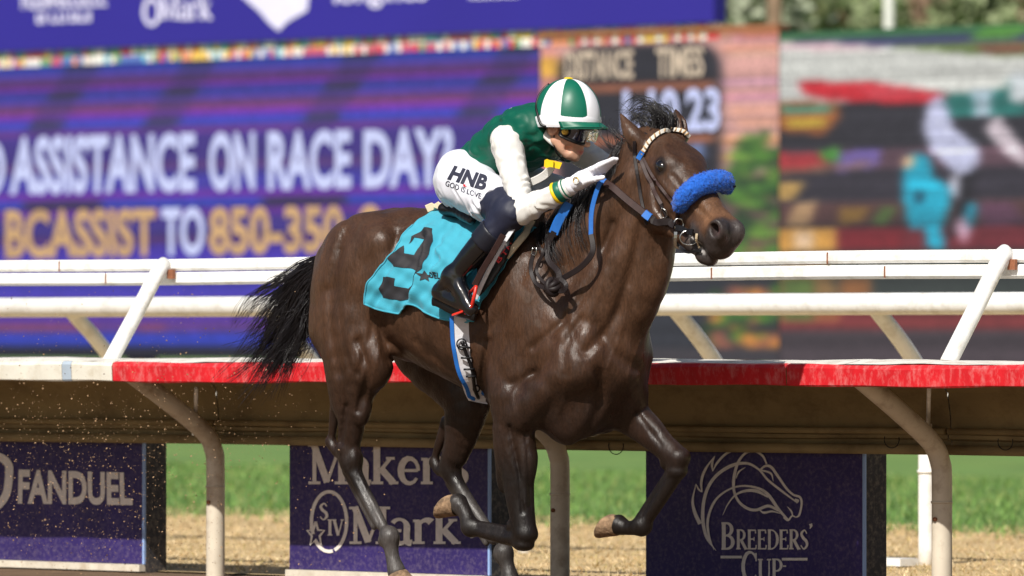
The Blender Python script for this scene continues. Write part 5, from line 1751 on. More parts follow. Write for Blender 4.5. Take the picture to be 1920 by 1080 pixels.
for i_, ch in enumerate("BTN"):
    v2, f2 = text_mesh(ch, .02)
    lp = lambda k_: np.array([935, 494]) + np.array([31, -36]) * k_
    a_, b_ = lp(i_ / 3), lp((i_ + .8) / 3)
    print_on("letter", fitq(v2, [a_, b_, b_ + [-7, -6], a_ + [-7, -6]]), f2, SB, "ink_red", saddle, .006)
stir = tag(empty("stirrup", to_world(L(880, 580, .36))), "red stirrup iron around the toe of the black boot", "stirrup")
pts = spline([L(893, 536, .372), L(889, 556, .385), L(882, 580, .375), L(872, 588, .36), L(862, 587, .335), L(866, 575, .315), L(880, 552, .325), L(892, 537, .365)], 30)
v, f = tube(to_world(pts), .0075, 8); mesh_obj("iron", v, f, "stirrup_red", stir, smooth=True)
v, f = boxv(to_world(L(868, 587, .35)), to_world(np.array([.03, 0, .008])), to_world(np.array([0, .035, 0])), np.array([0, 0, .004])); mesh_obj("tread", v, f, "stirrup_red", stir)

girth = tag(empty("girth", to_world(L(880, 690, .28))), "white girth with blue bindings and black lacing around the barrel", "girth")
gpath = [(871, 592), (872, 625), (876, 660), (885, 700), (895, 734), (908, 766)]
gp = lay(gpath, 30, .010)
def under(p):
    """stop the band where the barrel turns out of sight and tuck its end round the belly"""
    st = np.linalg.norm(np.diff(p, axis=0), axis=1)
    bad = np.where(st > 3 * np.median(st))[0]
    if len(bad): p = p[:bad[0] + 1]
    return p
gp = under(gp)
def offset_line(p, d):
    t = np.gradient(p, axis=0); t /= np.linalg.norm(t, axis=1, keepdims=True)
    view = CAM - p; view /= np.linalg.norm(view, axis=1, keepdims=True)
    return p + np.cross(t, view) * d
strap("girth_band", None, .088, "girth_white", girth, pts=gp, th=.005)
def toward(p, d):
    w = CAM - p
    return p + w / np.linalg.norm(w, axis=1, keepdims=True) * d
for d in (.047, -.047):
    strap("binding", None, .018, "girth_blue", girth, pts=toward(offset_line(gp, d), .003), th=.006)
lace = toward(gp + (offset_line(gp, 1.0) - gp) * (.012 * np.sin(np.linspace(0, 7, len(gp))))[:, None], .014)[8:]
v, f = tube(lace, .0075, 7); mesh_obj("lacing", v, f, "leather_black", girth, smooth=True)
for (x, y) in ((866, 652), (873, 672), (876, 690), (880, 706)):
    i_ = int(np.argmin([abs(YH - FPX * (p - CAM)[2] / (p - CAM)[1] - y) for p in gp]))
    sd_ = (offset_line(gp, 1.0) - gp)[i_]; vw_ = unit(CAM - gp[i_])
    a = [gp[i_] + sd_ * e_ + vw_ * (.016 + .006 * (1 - (e_ / .024) ** 2)) + Z3 * e_ * .2 for e_ in (-.024, -.012, 0, .012, .024)]
    v, f = tube(a, .005, 6); mesh_obj("hook", v, f, "leather_black", girth, smooth=True)
for i_, sg_ in ((9, 1), (-4, -1)):
    sd_ = (offset_line(gp, 1.0) - gp)[i_]; vw_ = unit(CAM - gp[i_]); tn_ = unit(gp[i_] - gp[i_ - 1])
    a = [gp[i_] + vw_ * .016 + sd_ * (.012 * sg_ + .02 * math.cos(t)) + tn_ * .022 * math.sin(t) for t in np.linspace(0, 6.283, 16)]
    v, f = tube(np.array(a), .0035, 6, cap=False); mesh_obj("loop", v, f, "leather_black", girth, smooth=True)

# ---- bridle
bridle = tag(empty("bridle", to_world(hd(.3, -.1, .09))), "brown leather bridle with braided browband and bright blue fleece noseband", "bridle")
bb = lay([(1204, 296), (1210, 283), (1222, 266), (1240, 252), (1260, 245), (1278, 247), (1288, 256)], 46, .012)
strap("browband", None, .017, "braid_white", bridle, pts=bb, th=.006)
for i in range(3, 45, 3):
    d = bb[min(i + 1, 45)] - bb[i - 1]
    a, b = offset_line(bb, .0095)[i], offset_line(bb, -.0095)[min(i + 1, 45)]
    vw = unit(CAM - bb[i]) * .009
    v, f = tube([a + vw * .4, (a + b) / 2 + vw, b + vw * .4], .0035, 5); mesh_obj("braid", v, f, "braid_tan", bridle, smooth=True)
strap("browband_end", [(1200, 302), (1204, 296), (1209, 285)], .022, "web_blue", bridle, off=.016, n=8, th=.006)
strap("cheek_strap", [(1201, 295), (1214, 325), (1230, 358), (1242, 382)], .0175, "leather_brown", bridle, off=.009)
strap("cheek_strap", [(1242, 382), (1250, 398), (1262, 414)], .013, "leather_dark", bridle, off=.012, n=12)
strap("noseband_strap", [(1206, 294), (1226, 330), (1250, 362), (1276, 396)], .013, "leather_brown", bridle, off=.006)
strap("throat_lash", [(1191, 264), (1193, 300), (1199, 345), (1208, 388), (1216, 420)], .014, "leather_dark", bridle, off=.009)
strap("head_strap", [(1212, 250, .06), (1200, 270, .095), (1199, 296, .105)], .018, "leather_dark", bridle, n=12)
strap("chin_strap", [(1274, 394), (1272, 408), (1268, 424)], .014, "leather_brown", bridle, off=.008, n=10)
v, f = tube(lay([(1246, 388), (1254, 392), (1256, 402), (1248, 404), (1245, 394), (1247, 388)], 18, .02), .0025, 6); mesh_obj("buckle", v, f, "steel", bridle, smooth=True)
# fleece roll over the nose
roll = [cast(1279, 384, None, .012), cast(1294, 370, None, .030), cast(1311, 359, None, .034), cast(1330, 352, None, .034), cast(1345, 354, None, .03)]
roll = [to_local(p) for p in roll if p is not None]
roll.append(roll[-1] + (roll[-1] - roll[-2]) * .75 - HD * .018)
roll.append(roll[-1] + (roll[-1] - roll[-2]) * .6 - HD * .03)
rp = spline(roll, 22)
rr = .044 * (np.sin(np.linspace(.36, math.pi - .36, 22)) ** .28)
S = SDF(rp.min(0) - .09, rp.max(0) + .09, .005)
S.chain(list(rp), list(rr), .01, n=22)
S.warp(lambda P: .0022 * vnoise(P, 38, 4) + .0016 * vnoise(P, 70, 9))
v, q = S.mesh(1)
fast_mesh("fleece_roll", v, q, "fleece_blue", bridle)
# short pile on the roll
nr = len(v); pick = rng.integers(0, nr, 5200)
ctr = np.array([rp[np.argmin(((rp - p) ** 2).sum(1))] for p in v[pick]])
dirs = v[pick] - ctr; dirs /= np.linalg.norm(dirs, axis=1, keepdims=True)
tips = v[pick] + dirs * rng.uniform(.002, .0055, (5200, 1)) + rng.normal(size=(5200, 3)) * .0022
sdv = np.cross(dirs, rng.normal(size=(5200, 3))); sdv /= np.linalg.norm(sdv, axis=1, keepdims=True)
V = np.stack([v[pick] - sdv * .0011, v[pick] + sdv * .0011, tips], 1).reshape(-1, 3)
o = mesh_obj("fleece_pile", to_world(V), np.arange(15600).reshape(-1, 3).tolist(), "fleece_blue", bridle); o["kind"] = "stuff"
v, f = tube([to_world(rp[-1]), to_world(rp[-1]) + F3 * .05 - Z3 * .0], [.010, .004], 8); mesh_obj("noseband_end", v, f, "leather_black", bridle, smooth=True)
# bit
def ring(name, cx, cy, r, tk, mat, off=.02, sq=1.0):
    p = [cast(cx + r * math.cos(a), cy + sq * r * math.sin(a), None, off) for a in np.linspace(0, 6.283, 20)]
    c = cast(cx, cy, None, off)
    c = c if c is not None else next(x for x in p if x is not None)
    P = [CAM + pray(cx + r * math.cos(a), cy + sq * r * math.sin(a)) * (c - CAM)[1] for a in np.linspace(0, 6.283, 24)]
    v, f = tube(P, tk, 8, cap=False); return mesh_obj(name, v, f, mat, bridle, smooth=True)
ring("bit_ring", 1273, 420, 9, .005, "steel", .028, 1.15)
ring("bit_ring", 1292, 446, 17, .0035, "steel", .028, .8)
strap("bit_shank", [(1276, 438), (1277, 452), (1273, 466)], .015, "steel", bridle, off=.03, n=8, th=.006)
strap("bit_strap", [(1272, 430), (1290, 432), (1306, 436)], .026, "leather_black", bridle, off=.016, n=12, th=.006)
strap("curb_strap", [(1268, 444), (1280, 462), (1300, 472), (1318, 472)], .012, "leather_black", bridle, off=.014, n=14)
strap("lip_strap", [(1310, 438), (1309, 452), (1315, 466)], .010, "felt_cream", bridle, off=.010, n=8)
# reins
reins = tag(empty("reins", to_world(L(1060, 500, .25))), "dark leather reins with blue grips, knotted and hanging on the shoulder", "reins")
strap("rein_cheek", [(1272, 428), (1254, 423), (1236, 416), (1220, 409, .142)], .030, "leather_dark", reins, off=.026, th=.006)
strap("rein_tape", [(1220, 409, .142), (1214, 405, .144), (1208, 400, .147)], .036, "web_blue", reins, n=8, th=.009)
strap("rein", [(1211, 402, .145), (1190, 386, .155), (1168, 368, .165), (1150, 352, .17), (1134, 342, .17)], .031, "leather_brown", reins, th=.006)
strap("rein_grip", [(1134, 342, .172), (1126, 336, .174)], .032, "web_blue", reins, n=6, th=.006)
strap("rein_grip", [(1126, 340, .19), (1116, 368, .20), (1109, 400, .21), (1108, 442, .215)], .020, "web_blue", reins, th=.007)
strap("rein", [(1108, 440, .218), (1112, 462, .225), (1108, 480, .235), (1088, 502, .25), (1062, 518, .265), (1044, 527, .275)], .024, "leather_dark", reins, th=.005)
strap("rein_grip", [(1066, 380, .19), (1056, 400, .20), (1046, 418, .205), (1038, 438, .21)], .042, "web_blue", reins, th=.006)
strap("rein", [(1039, 434, .212), (1030, 452, .22), (1024, 474, .235), (1032, 494, .25), (1046, 508, .27), (1048, 522, .285), (1038, 534, .29)], .026, "leather_dark", reins, th=.005)
strap("rein", [(1002, 472, .255), (996, 492, .265), (996, 512, .27), (1006, 532, .28), (1026, 542, .288)], .018, "leather_dark", reins, th=.005)
strap("rein", [(1003, 468, .255), (1014, 466, .255), (1018, 476, .258), (1008, 494, .265), (1006, 510, .27), (1016, 526, .28), (1030, 538, .288)], .014, "leather_dark", reins, th=.004)
v, f = tube(to_world(spline([L(999, 464, .262), L(1006, 466, .262), L(1004, 478, .262), L(997, 476, .262), L(999, 464, .262)], 14)), .003, 6); mesh_obj("buckle", v, f, "steel", reins, smooth=True)
kn = L(1036, 538, .29)
for r0, ax, tk in ((.030, (1, .3, .2), .014), (.026, (.2, .5, 1), .013), (.024, (-.6, .2, .7), .013)):
    a = unit(ax); b = unit(np.cross(a, [0, 1, .1])); c = np.cross(a, b)
    P = [kn + (b * math.cos(t) + c * math.sin(t) * .8) * r0 for t in np.linspace(0, 6.283, 18)]
    v, f = tube(to_world(np.array(P)), tk, 8, cap=False); mesh_obj("knot", v, f, "leather_dark", reins, smooth=True)
strap("rein", [(1040, 544, .285), (1056, 546, .285), (1062, 534, .28), (1050, 522, .28)], .020, "leather_dark", reins, n=14, th=.005)
# ================================================================== the jockey
pmat("skin", rgb(196, 142, 112), rough=0.5, var=0.08, vscale=30, bump=0.15, bscale=220, bdist=0.001, sss=0.15, attr="col")
pmat("silk_green", rgb(8, 84, 66), rough=0.40, var=0.10, vscale=16, spec=0.4, bump=0.12, bscale=40, bdist=0.003)
pmat("silk_white", rgb(224, 222, 218), rough=0.5, var=0.04, vscale=20, bump=0.1, bscale=60, bdist=0.002)
pmat("breeches_white", rgb(226, 228, 238), rough=0.5, var=0.04, vscale=20, bump=0.1, bscale=60, bdist=0.002)
pmat("breeches_navy", rgb(26, 30, 52), rough=0.6, var=0.12, vscale=20, bump=0.15, bscale=90, bdist=0.002)
pmat("boot_patent", rgb(14, 14, 18), rough=0.16, var=0.1, vscale=30, coat=0.8, coat_rough=0.06)
pmat("boot_top", rgb(22, 24, 36), rough=0.45, var=0.15, vscale=30, bump=0.15, bscale=150)
pmat("boot_blue", rgb(34, 44, 84), rough=0.35, var=0.15, vscale=12)
pmat("glove_white", rgb(232, 232, 240), rough=0.7, var=0.05, vscale=40, bump=0.2, bscale=120, bdist=0.001)
pmat("cap_green", rgb(8, 100, 78), rough=0.42, var=0.06, vscale=20, bump=0.1, bscale=30, bdist=0.003)
pmat("cap_white", rgb(236, 236, 242), rough=0.45, var=0.04, vscale=20, bump=0.08, bscale=30, bdist=0.003)
pmat("yellow", rgb(238, 200, 20), rough=0.4, var=0.08, vscale=40)
pmat("gold", rgb(206, 164, 70), rough=0.35, var=0.2, vscale=60, metal=0.6)
pmat("black_rubber", rgb(16, 16, 18), rough=0.4, var=0.1)
pmat("lens_dark", rgb(30, 34, 62), rough=0.05, var=0.3, vscale=40, spec=0.9, coat=1.0, coat_rough=0.02)
pmat("hair_dark", rgb(34, 26, 22), rough=0.6, var=0.3, vscale=80)
m_ = pmat("lens_clear", rgb(230, 234, 236), rough=0.04, var=0, trans=1.0)
m_.node_tree.nodes["Principled BSDF"].inputs["Alpha"].default_value = 0.35
pmat("print_dark", rgb(44, 46, 62), rough=0.6, var=0.1)
pmat("print_red", rgb(206, 40, 50), rough=0.6, var=0.05)

def mir(p):
    return np.array([p[0], -p[1], p[2]])
P0, P1, P2_, P3 = L(900, 330, 0), L(922, 303, 0), L(970, 268, 0), L(1006, 250, 0)
NB = L(1030, 240, 0)
shN = L(950, 268, .185); shF = mir(shN) + np.array([.02, 0, .0])
elN, wrN = L(980, 396, .27), L(1068, 350, .215)
elF, wrF = L(1142, 318, -.25), L(1150, 342, -.06)
hipN, knN, anN = L(868, 340, .125), L(960, 400, .285), L(850, 518, .352)
heN, toN = L(822, 549, .352), L(884, 580, .36)
hipF, knF, anF, heF, toF = (mir(p) for p in (hipN, knN, anN, heN, toN))

# head frame
_w = np.array([math.cos(math.radians(30)), -math.sin(math.radians(30)), 0.0])
GF0 = unit(np.array([_w @ F3, _w @ R3, -0.03])); GN = unit(np.cross(np.array([0, 0, 1.0]), GF0)); GN = GN if GN[1] > 0 else -GN
GU0 = unit(np.cross(GF0, GN)); GU0 = GU0 if GU0[2] > 0 else -GU0
_p = math.radians(17)
GF = unit(GF0 * math.cos(_p) - GU0 * math.sin(_p)); GU = unit(GU0 * math.cos(_p) + GF0 * math.sin(_p))
GO = L(1064, 228, 0)
GAX = np.array([GF, GU, GN]); GAX0 = np.array([GF0, GU0, GN])
def fc(f, u, n=0.0):
    return GO + GF * f + GU * u + GN * n

def body_field(h, lo, hi):
    S = SDF(lo, hi, h)
    S.loft([P0, P1, P2_, P3], [.10, .095, .11, .10], [.14, .125, .15, .15], k=.03)
    for a, b, c in ((shN, elN, wrN), (shF, elF, wrF)):
        S.chain([a, a * .5 + b * .5, b], [.052, .046, .036], .03, n=5); S.chain([b, b * .5 + c * .5, c], [.038, .034, .024], .02, n=5)
    S.chain([c + (wrN - elN) * 0, c + unit(wrN - elN) * .03], [.024, .02], .01)
    for a, b, c, d, e in ((hipN, knN, anN, heN, toN), (hipF, knF, anF, heF, toF)):
        S.chain([a, a * .5 + b * .5, b], [.085, .072, .05], .03, n=5); S.chain([b, b * .55 + c * .45, c], [.046, .040, .024], .02, n=5)
        S.chain([c, d], [.022, .016], .02); S.chain([d, e], [.016, .012], .02)
    # simple hands inside the gloves
    S.cone(wrN, L(1118, 322, .19), .022, .018, .02); S.cone(L(1118, 322, .19), L(1140, 306, .18), .010, .008, .01)
    S.cone(wrF, wrF + np.array([.08, .03, .02]), .022, .012, .02)
    # neck and head
    S.chain([P3, NB, fc(-.02, -.06)], [.07, .06, .052], .03, n=6)
    S.ell(fc(-.012, .03), (.098, .10, .076), GAX, .02)
    S.ell(fc(.025, -.035), (.072, .085, .064), GAX, .03)
    S.ell(fc(.045, -.09), (.052, .055, .048), GAX, .025)
    S.ell(fc(.080, -.128), (.022, .020, .024), GAX, .02)
    S.chain([fc(.088, -.012), fc(.106, -.038), fc(.120, -.060)], [.011, .012, .0145], .012, n=6)     # nose
    for m in (1, -1):
        S.ell(fc(.112, -.064, m * .013), (.012, .010, .009), GAX, .008)
        S.ell(fc(.066, -.055, m * .040), (.03, .022, .020), GAX, .02)                                  # cheekbones
        S.cone(fc(-.005, -.085, m * .052), fc(.06, -.125, m * .028), .018, .016, .02)                  # jaw
        S.ell(fc(.083, -.018, m * .028), (.012, .010, .016), GAX, .008, True)                          # eye sockets
        S.ell(fc(.082, .002, m * .030), (.016, .009, .028), GAX, .012)                                 # brows
        S.ell(fc(-.012, -.036, m * .078), (.026, .034, .011), unit_rows(GF * .95 + GU * -.3, GU), .008)      # ears
        S.ell(fc(-.008, -.034, m * .087), (.013, .019, .008), GAX, .006, True)
        S.ell(fc(.062, -.100, m * .040), (.016, .012, .010), GAX, .012, True)                            # hollow of the cheek
    S.ell(fc(.100, -.092), (.013, .0065, .020), GAX, .006)                                             # upper lip
    S.ell(fc(.098, -.106), (.013, .0070, .017), GAX, .006)
    S.ell(fc(.112, -.099), (.010, .0018, .018), GAX, .003, True)
    S.ell(fc(.092, -.080), (.010, .010, .012), GAX, .012)
    return S
bl = np.minimum.reduce([heN, heF, wrF, P0]) - .25; bh = np.maximum.reduce([toN, L(1170, 280, .2), fc(.1, .16), shN, elN]) + .2
S = body_field(.0065, bl, bh)
bv, bq = S.mesh(1)
# skin colour: lips, cheeks, ears
fv_ = (bv - GO) @ GAX.T
bc = np.tile(lin((206, 160, 134)), (len(bv), 1))
lip = np.exp(-(((fv_[:, 0] - .104) / .018) ** 2 + ((fv_[:, 1] + .099) / .010) ** 2 + (fv_[:, 2] / .020) ** 2) * 1.2)
bc = mixc(bc, lin((176, 84, 84)), np.clip(lip * 1.3, 0, .85))
red = np.exp(-(((fv_[:, 0] - .06) / .04) ** 2 + ((fv_[:, 1] + .07) / .03) ** 2)) + np.exp(-(((fv_[:, 0] + .01) / .04) ** 2 + ((fv_[:, 1] + .035) / .04) ** 2))
bc = mixc(bc, lin((198, 128, 102)), np.clip(red * .5, 0, .5))
beard = sstep(-.075, -.11, fv_[:, 1]) * sstep(.0, .05, fv_[:, 0]) * (np.abs(fv_[:, 1] + .099) > .012)
bc = mixc(bc, lin((150, 116, 98)), beard * .35)
person = fast_mesh("person", bv, bq, "skin", cols=bc)
tag(person, "jockey in green and white silks crouching low over the horse's neck", "person")

def garment(name, build, lo, hi, mat, h=.0055, wr=None, it=1):
    S = SDF(np.asarray(lo), np.asarray(hi), h)
    build(S)
    if wr is not None:
        S.warp(wr, .03)
    v, q = S.mesh(it)
    o = fast_mesh(name, v, q, mat, person)
    return o, BVHTree.FromPolygons([Vector(p) for p in to_world(v)], [tuple(a) for a in q.tolist()]), v

def fold_wave(P, org, ax, freq, amp, warp=.02, seed=1):
    """creases running across the axis ax"""
    s = (P - org) @ unit(ax) + warp * vnoise(P, 9, seed)
    w = np.sin(s * freq * 6.283)
    return -amp * (np.abs(w) ** 1.5 * np.sign(w)) * (0.5 + 0.5 * np.tanh(vnoise(P, 6, seed + 1) * 2))

# ---- green body of the silks
def b_vest(S):
    S.loft([P0 * .55 + P1 * .45, P1, P2_, P3, P3 * .6 + NB * .4], [.122, .122, .132, .128, .10], [.148, .152, .168, .165, .12], k=.03)
    S.ell(shN + [-.01, -.02, .01], (.085, .06, .085), k=.04); S.ell(shF + [-.01, .02, .01], (.085, .06, .085), k=.04)
    S.chain([P3, NB], [.10, .072], .03)
    S.half(P0 * .52 + P1 * .48, P0 - P1 + np.array([0, 0, -.02]), .015)
    hb = unit(fc(0, 0) - NB); S.half(NB + hb * .035, hb, .01)
    S.ell(fc(.02, -.06), (.075, .09, .07), GAX, .01, True)
def w_vest(P):
    return fold_wave(P, shN, P2_ - P0, 9, .006, .03, 3) + .0025 * vnoise(P, 7, 7) + fold_wave(P, shN, np.array([.3, .2, 1]), 12, .0055, .03, 12)
vest, VB, _ = garment("silks_body", b_vest, np.minimum(P0, P3) - .28, np.maximum(P3, NB) + .24, "silk_green", .006, w_vest)
# ---- sleeves
def b_sl(a, b, c):
    def f(S):
        S.chain([a + [0, 0, .008], a * .62 + b * .38, a * .2 + b * .8, b], [.068, .059, .053, .053], .02, n=10)
        S.chain([b, b * .55 + c * .45, b * .15 + c * .85], [.052, .047, .040], .02, n=8)
        d = unit(c - b); S.half(b * .22 + c * .78, d, .006)
    return f
def w_sl(a, b, c):
    def f(P):
        near = np.exp(-(np.linalg.norm(P - b, axis=1) / .10) ** 2)
        return (fold_wave(P, b, (c - b) * .5 + (b - a) * .5 + np.array([.05, 0, .1]), 30, .0075, .02, 5) * (.22 + near) + .002 * vnoise(P, 8, 2)
                + fold_wave(P, a, b - a + np.array([.1, 0, 0]), 17, .004, .03, 9))
    return f
sleeveN, SLB, _ = garment("sleeve", b_sl(shN, elN, wrN), np.minimum.reduce([shN, elN, wrN]) - .12, np.maximum.reduce([shN, elN, wrN]) + .12, "silk_white", .005, w_sl(shN, elN, wrN))
garment("sleeve", b_sl(shF, elF, wrF), np.minimum.reduce([shF, elF, wrF]) - .12, np.maximum.reduce([shF, elF, wrF]) + .12, "silk_white", .007, w_sl(shF, elF, wrF))
# ---- breeches: white seat and thighs, navy knees
def b_br(S):
    S.loft([P0 + (P0 - P1) * .2, P0, P0 * .3 + P1 * .7], [.122, .126, .108], [.155, .160, .135], k=.03)
    S.half(P0 * .40 + P1 * .60, P1 - P0, .01)
    for a, b in ((hipN, knN), (hipF, knF)):
        T_ = S.fresh()
        T_.ell(a + [-.015, 0, .012], (.125, .085, .12), k=.04)
        T_.chain([a, a * .6 + b * .4, a * .12 + b * .88], [.112, .104, .086], .04, n=7)
        d = unit(b - a + np.array([0, 0, -.10])); T_.half(a * .26 + b * .74, d, .008)
        S.join(T_, .03)
def w_br(P):
    return fold_wave(P, hipN, np.array([1, .2, .35]), 17, .0060, .03, 8) * sstep(hipN[2] + .04, hipN[2] - .05, P[:, 2]) + .0025 * vnoise(P, 10, 6)
br, BRB, _ = garment("breeches", b_br, np.minimum.reduce([P0, hipN, hipF]) - [.2, .16, .2], np.maximum.reduce([P1, knN]) + .16, "breeches_white", .0055, w_br)
for a, b, c in ((hipN, knN, anN), (hipF, knF, anF)):
    def b_nv(S, a=a, b=b, c=c):
        S.chain([a * .34 + b * .66, a * .15 + b * .85, b], [.086, .078, .063], .03, n=7)
        S.chain([b, b * .72 + c * .28, b * .5 + c * .5], [.062, .060, .055], .03, n=6)
        S.half(a * .32 + b * .68, a - b, .008)
    garment("breeches_knee", b_nv, np.minimum.reduce([a, b, c]) - .1, np.maximum.reduce([a, b, c]) + .1, "breeches_navy", .006,
            lambda P, a=a, b=b: fold_wave(P, b, b - a, 20, .002, .03, 4) + .0015 * vnoise(P, 14, 3))
# ---- boots
for a, b, d, e, near in ((knN, anN, heN, toN, True), (knF, anF, heF, toF, False)):
    k0 = a * .66 + b * .34
    ax_ = unit(b - a)
    def b_bt(S, a=a, b=b, d=d, e=e, k0=k0, ax_=ax_):
        S.chain([a * .72 + b * .28, a * .4 + b * .6, b * .92 + a * .08, b], [.060, .056, .042, .042], .02, n=8)
        S.chain([b, d * .8 + b * .2], [.042, .034], .025)
        S.chain([b, (b + e) / 2 + [0.0, 0, .0], e], [.040, .036, .026], .025, n=6)
        S.chain([d + [0, 0, .0], (d + e) / 2, e], [.030, .030, .024], .02, n=6)
        S.half(k0, a - b, .004)
    def w_bt(P, b=b):
        n = np.exp(-(np.linalg.norm(P - b - [.01, 0, -.02], axis=1) / .065) ** 2)
        return fold_wave(P, b, np.array([.3, .3, 1]), 24, .0028, .03, 6) * n
    garment("boot", b_bt, np.minimum.reduce([a, b, d, e]) - .1, np.maximum.reduce([a, b, d, e]) + .1, "boot_patent", .005, w_bt)
    def b_gt(S, a=a, b=b, k0=k0):
        S.chain([a * .74 + b * .26, a * .48 + b * .52], [.068, .064], .01)
        S.half(a * .72 + b * .28, a - b, .004); S.half(a * .50 + b * .50, b - a, .004)
    garment("boot_band", b_gt, np.minimum(a, b) - .12, np.maximum(a, b) + .12, "boot_top", .0055)
    def b_bl(S, a=a, b=b, near=near):
        sd = 1 if near else -1
        S.chain([a * .74 + b * .26 + [-.045, .012 * sd, .02], a * .35 + b * .65 + [-.040, .006 * sd, .0]], [.026, .020], .01)
    garment("boot_back_panel", b_bl, np.minimum(a, b) - .12, np.maximum(a, b) + .12, "boot_blue", .006)
    sole = spline([d + [-.03, 0, -.030], d + [0, 0, -.036], (d + e) / 2 + [0, 0, -.036], e + [.02, 0, -.026]], 14)
    v, f = tube(to_world(sole), .010, 8, flat=2.4, up=(0, 0, 1)); mesh_obj("boot_sole", v, f, "black_rubber", person, smooth=True)
# ---- glove on the near hand: palm, four fingers and thumb
def b_gl(S):
    pk = L(1112, 325, .185)
    S.loft([wrN + unit(wrN - elN) * -.01, wrN * .5 + pk * .5, pk], [.028, .036, .030], [.030, .040, .042], N=(0, 1, 0), k=.015)
    for i in range(4):
        kk = L(1111 + 1.0 * i, 317 + 4.2 * i, .216 - .010 * i); mm = L(1131 + 1.2 * i, 306.5 + 4.0 * i, .208 - .010 * i)
        tt = L((1151, 1157, 1154, 1146)[i], (297.5, 298, 303, 309.5)[i], .200 - .010 * i)
        S.chain([kk, mm, tt], [.0130, .0118, .0085], .004, n=7)
    S.chain([L(1086, 346, .215), L(1106, 338, .225), L(1120, 335, .224), L(1131, 332, .218)], [.018, .0135, .012, .009], .010, n=9)
    S.half(wrN + unit(wrN - elN) * .002, elN - wrN, .004)
garment("glove", b_gl, np.minimum(wrN, L(1160, 330, .1)) - .07, np.maximum(L(1160, 285, .24), wrN) + .07, "glove_white", .004, lambda P: fold_wave(P, wrN, wrN - elN, 40, .0018, .02, 3) + .001 * vnoise(P, 20, 3))
def b_gf(S):
    d = np.array([.07, .02, .03])
    S.chain([wrF, wrF + d], [.034, .03], .02)
    for i in range(4):
        S.chain([wrF + d + [0, -.03 + .02 * i, 0], wrF + d + [.04, -.03 + .02 * i, -.01], wrF + d + [.05, -.03 + .02 * i, -.04]], [.012, .011, .009], .006, n=6)
    S.chain([wrF + [.03, .03, 0], wrF + [.07, .05, .0]], [.014, .010], .01)
garment("glove", b_gf, wrF - .12, wrF + .2, "glove_white", .006)
# cuff bands of the near sleeve
fd = unit(wrN - elN); flen = np.linalg.norm(wrN - elN)
def band(name, a, b, r0, r1, mat, parent=person):
    A, B = elN + fd * flen * a, elN + fd * flen * b
    v, f = tube(to_world(np.array([A, A * .7 + B * .3, A * .3 + B * .7, B])), [r0 * .93, r0, r1, r1 * .93], 22)
    return mesh_obj(name, v, f, mat, parent, smooth=True)
band("cuff_edge", .70, .765, .0485, .0475, "yellow")
cuff = band("cuff", .745, .88, .0465, .0425, "cap_green")
band("wristband", .865, 1.0, .0430, .0385, "silk_white")
band("wristband_ring", .915, .945, .0436, .0424, "cap_green")
band("glove_cuff", .985, 1.08, .039, .037, "glove_white")
gb = L(1082, 340, .258)
v, f = tube(to_world(np.array([gb, gb + [0, .007, .003]])), [.018, .016], 16); mesh_obj("glove_badge", v, f, "silk_white", person, smooth=True)
P = [gb + [.014 * math.cos(t), .0085, .003 + .014 * math.sin(t)] for t in np.linspace(0, 6.283, 20)]
v, f = tube(to_world(np.array(P)), .0022, 6, cap=False); mesh_obj("glove_badge_ring", v, f, "gold", person, smooth=True)
# collar, bow, ribbon
P = [fc(.035 + .052 * math.cos(t), -.105 + .02 * math.cos(t), .062 * math.sin(t)) + (NB - fc(0, -.09)) * .15 for t in np.linspace(.4, 5.9, 26)]
P = [NB + (fc(0, -.06) - NB) * .55 + GF * .058 * math.cos(t) + GN * .066 * math.sin(t) - GU * (.02 + .028 * math.cos(t)) for t in np.linspace(.2, 6.1, 30)]
v, f = tube(to_world(np.array(P)), .009, 8, flat=2.2, up=(0, 0, 1)); mesh_obj("collar", v, f, "silk_white", person, smooth=True)
def on_vest(px, py, off=.008):
    p = cast(px, py, VB, off)
    return p if p is not None else to_world(L(px, py, .16))
rib = np.array([on_vest(x, y, .006) for x, y in spline([(985, 346), (1005, 338), (1022, 328), (1032, 316), (1034, 308)], 16)])
strap("ribbon", None, .034, "silk_white", person, pts=rib, th=.004, face=CAM - rib[0])
def bow_piece(name, poly, off, mat, pr=person):
    dep = (rib[-1] - CAM)[1] - off
    v2, f2 = tri_fill(poly)
    n = len(v2)
    A = [CAM + pray(x, y) * dep for x, y in v2]; Bk = [CAM + pray(x, y) * (dep + .008) for x, y in v2]
    fs = [tuple(q) for q in f2] + [tuple(i + n for i in q[::-1]) for q in f2] + [(i, (i + 1) % n, (i + 1) % n + n, i + n) for i in range(n)]
    return mesh_obj(name, A + Bk, fs, mat, pr)
bw = bow_piece("bow", [(1021, 300), (1026, 298), (1032, 301), (1037, 301), (1054, 305), (1049, 317), (1036, 314), (1031, 313), (1024, 315), (1020, 312)], .03, "yellow")
bow_piece("bow_knot", [(1030, 300), (1038, 301), (1037, 314), (1030, 313)], .042, "yellow", bw)
v, f = tube([on_vest(1028, 322, .018), on_vest(1028, 322, .022)], [.011, .010], 14); mesh_obj("ribbon_badge", v, f, "gold", person, smooth=True)

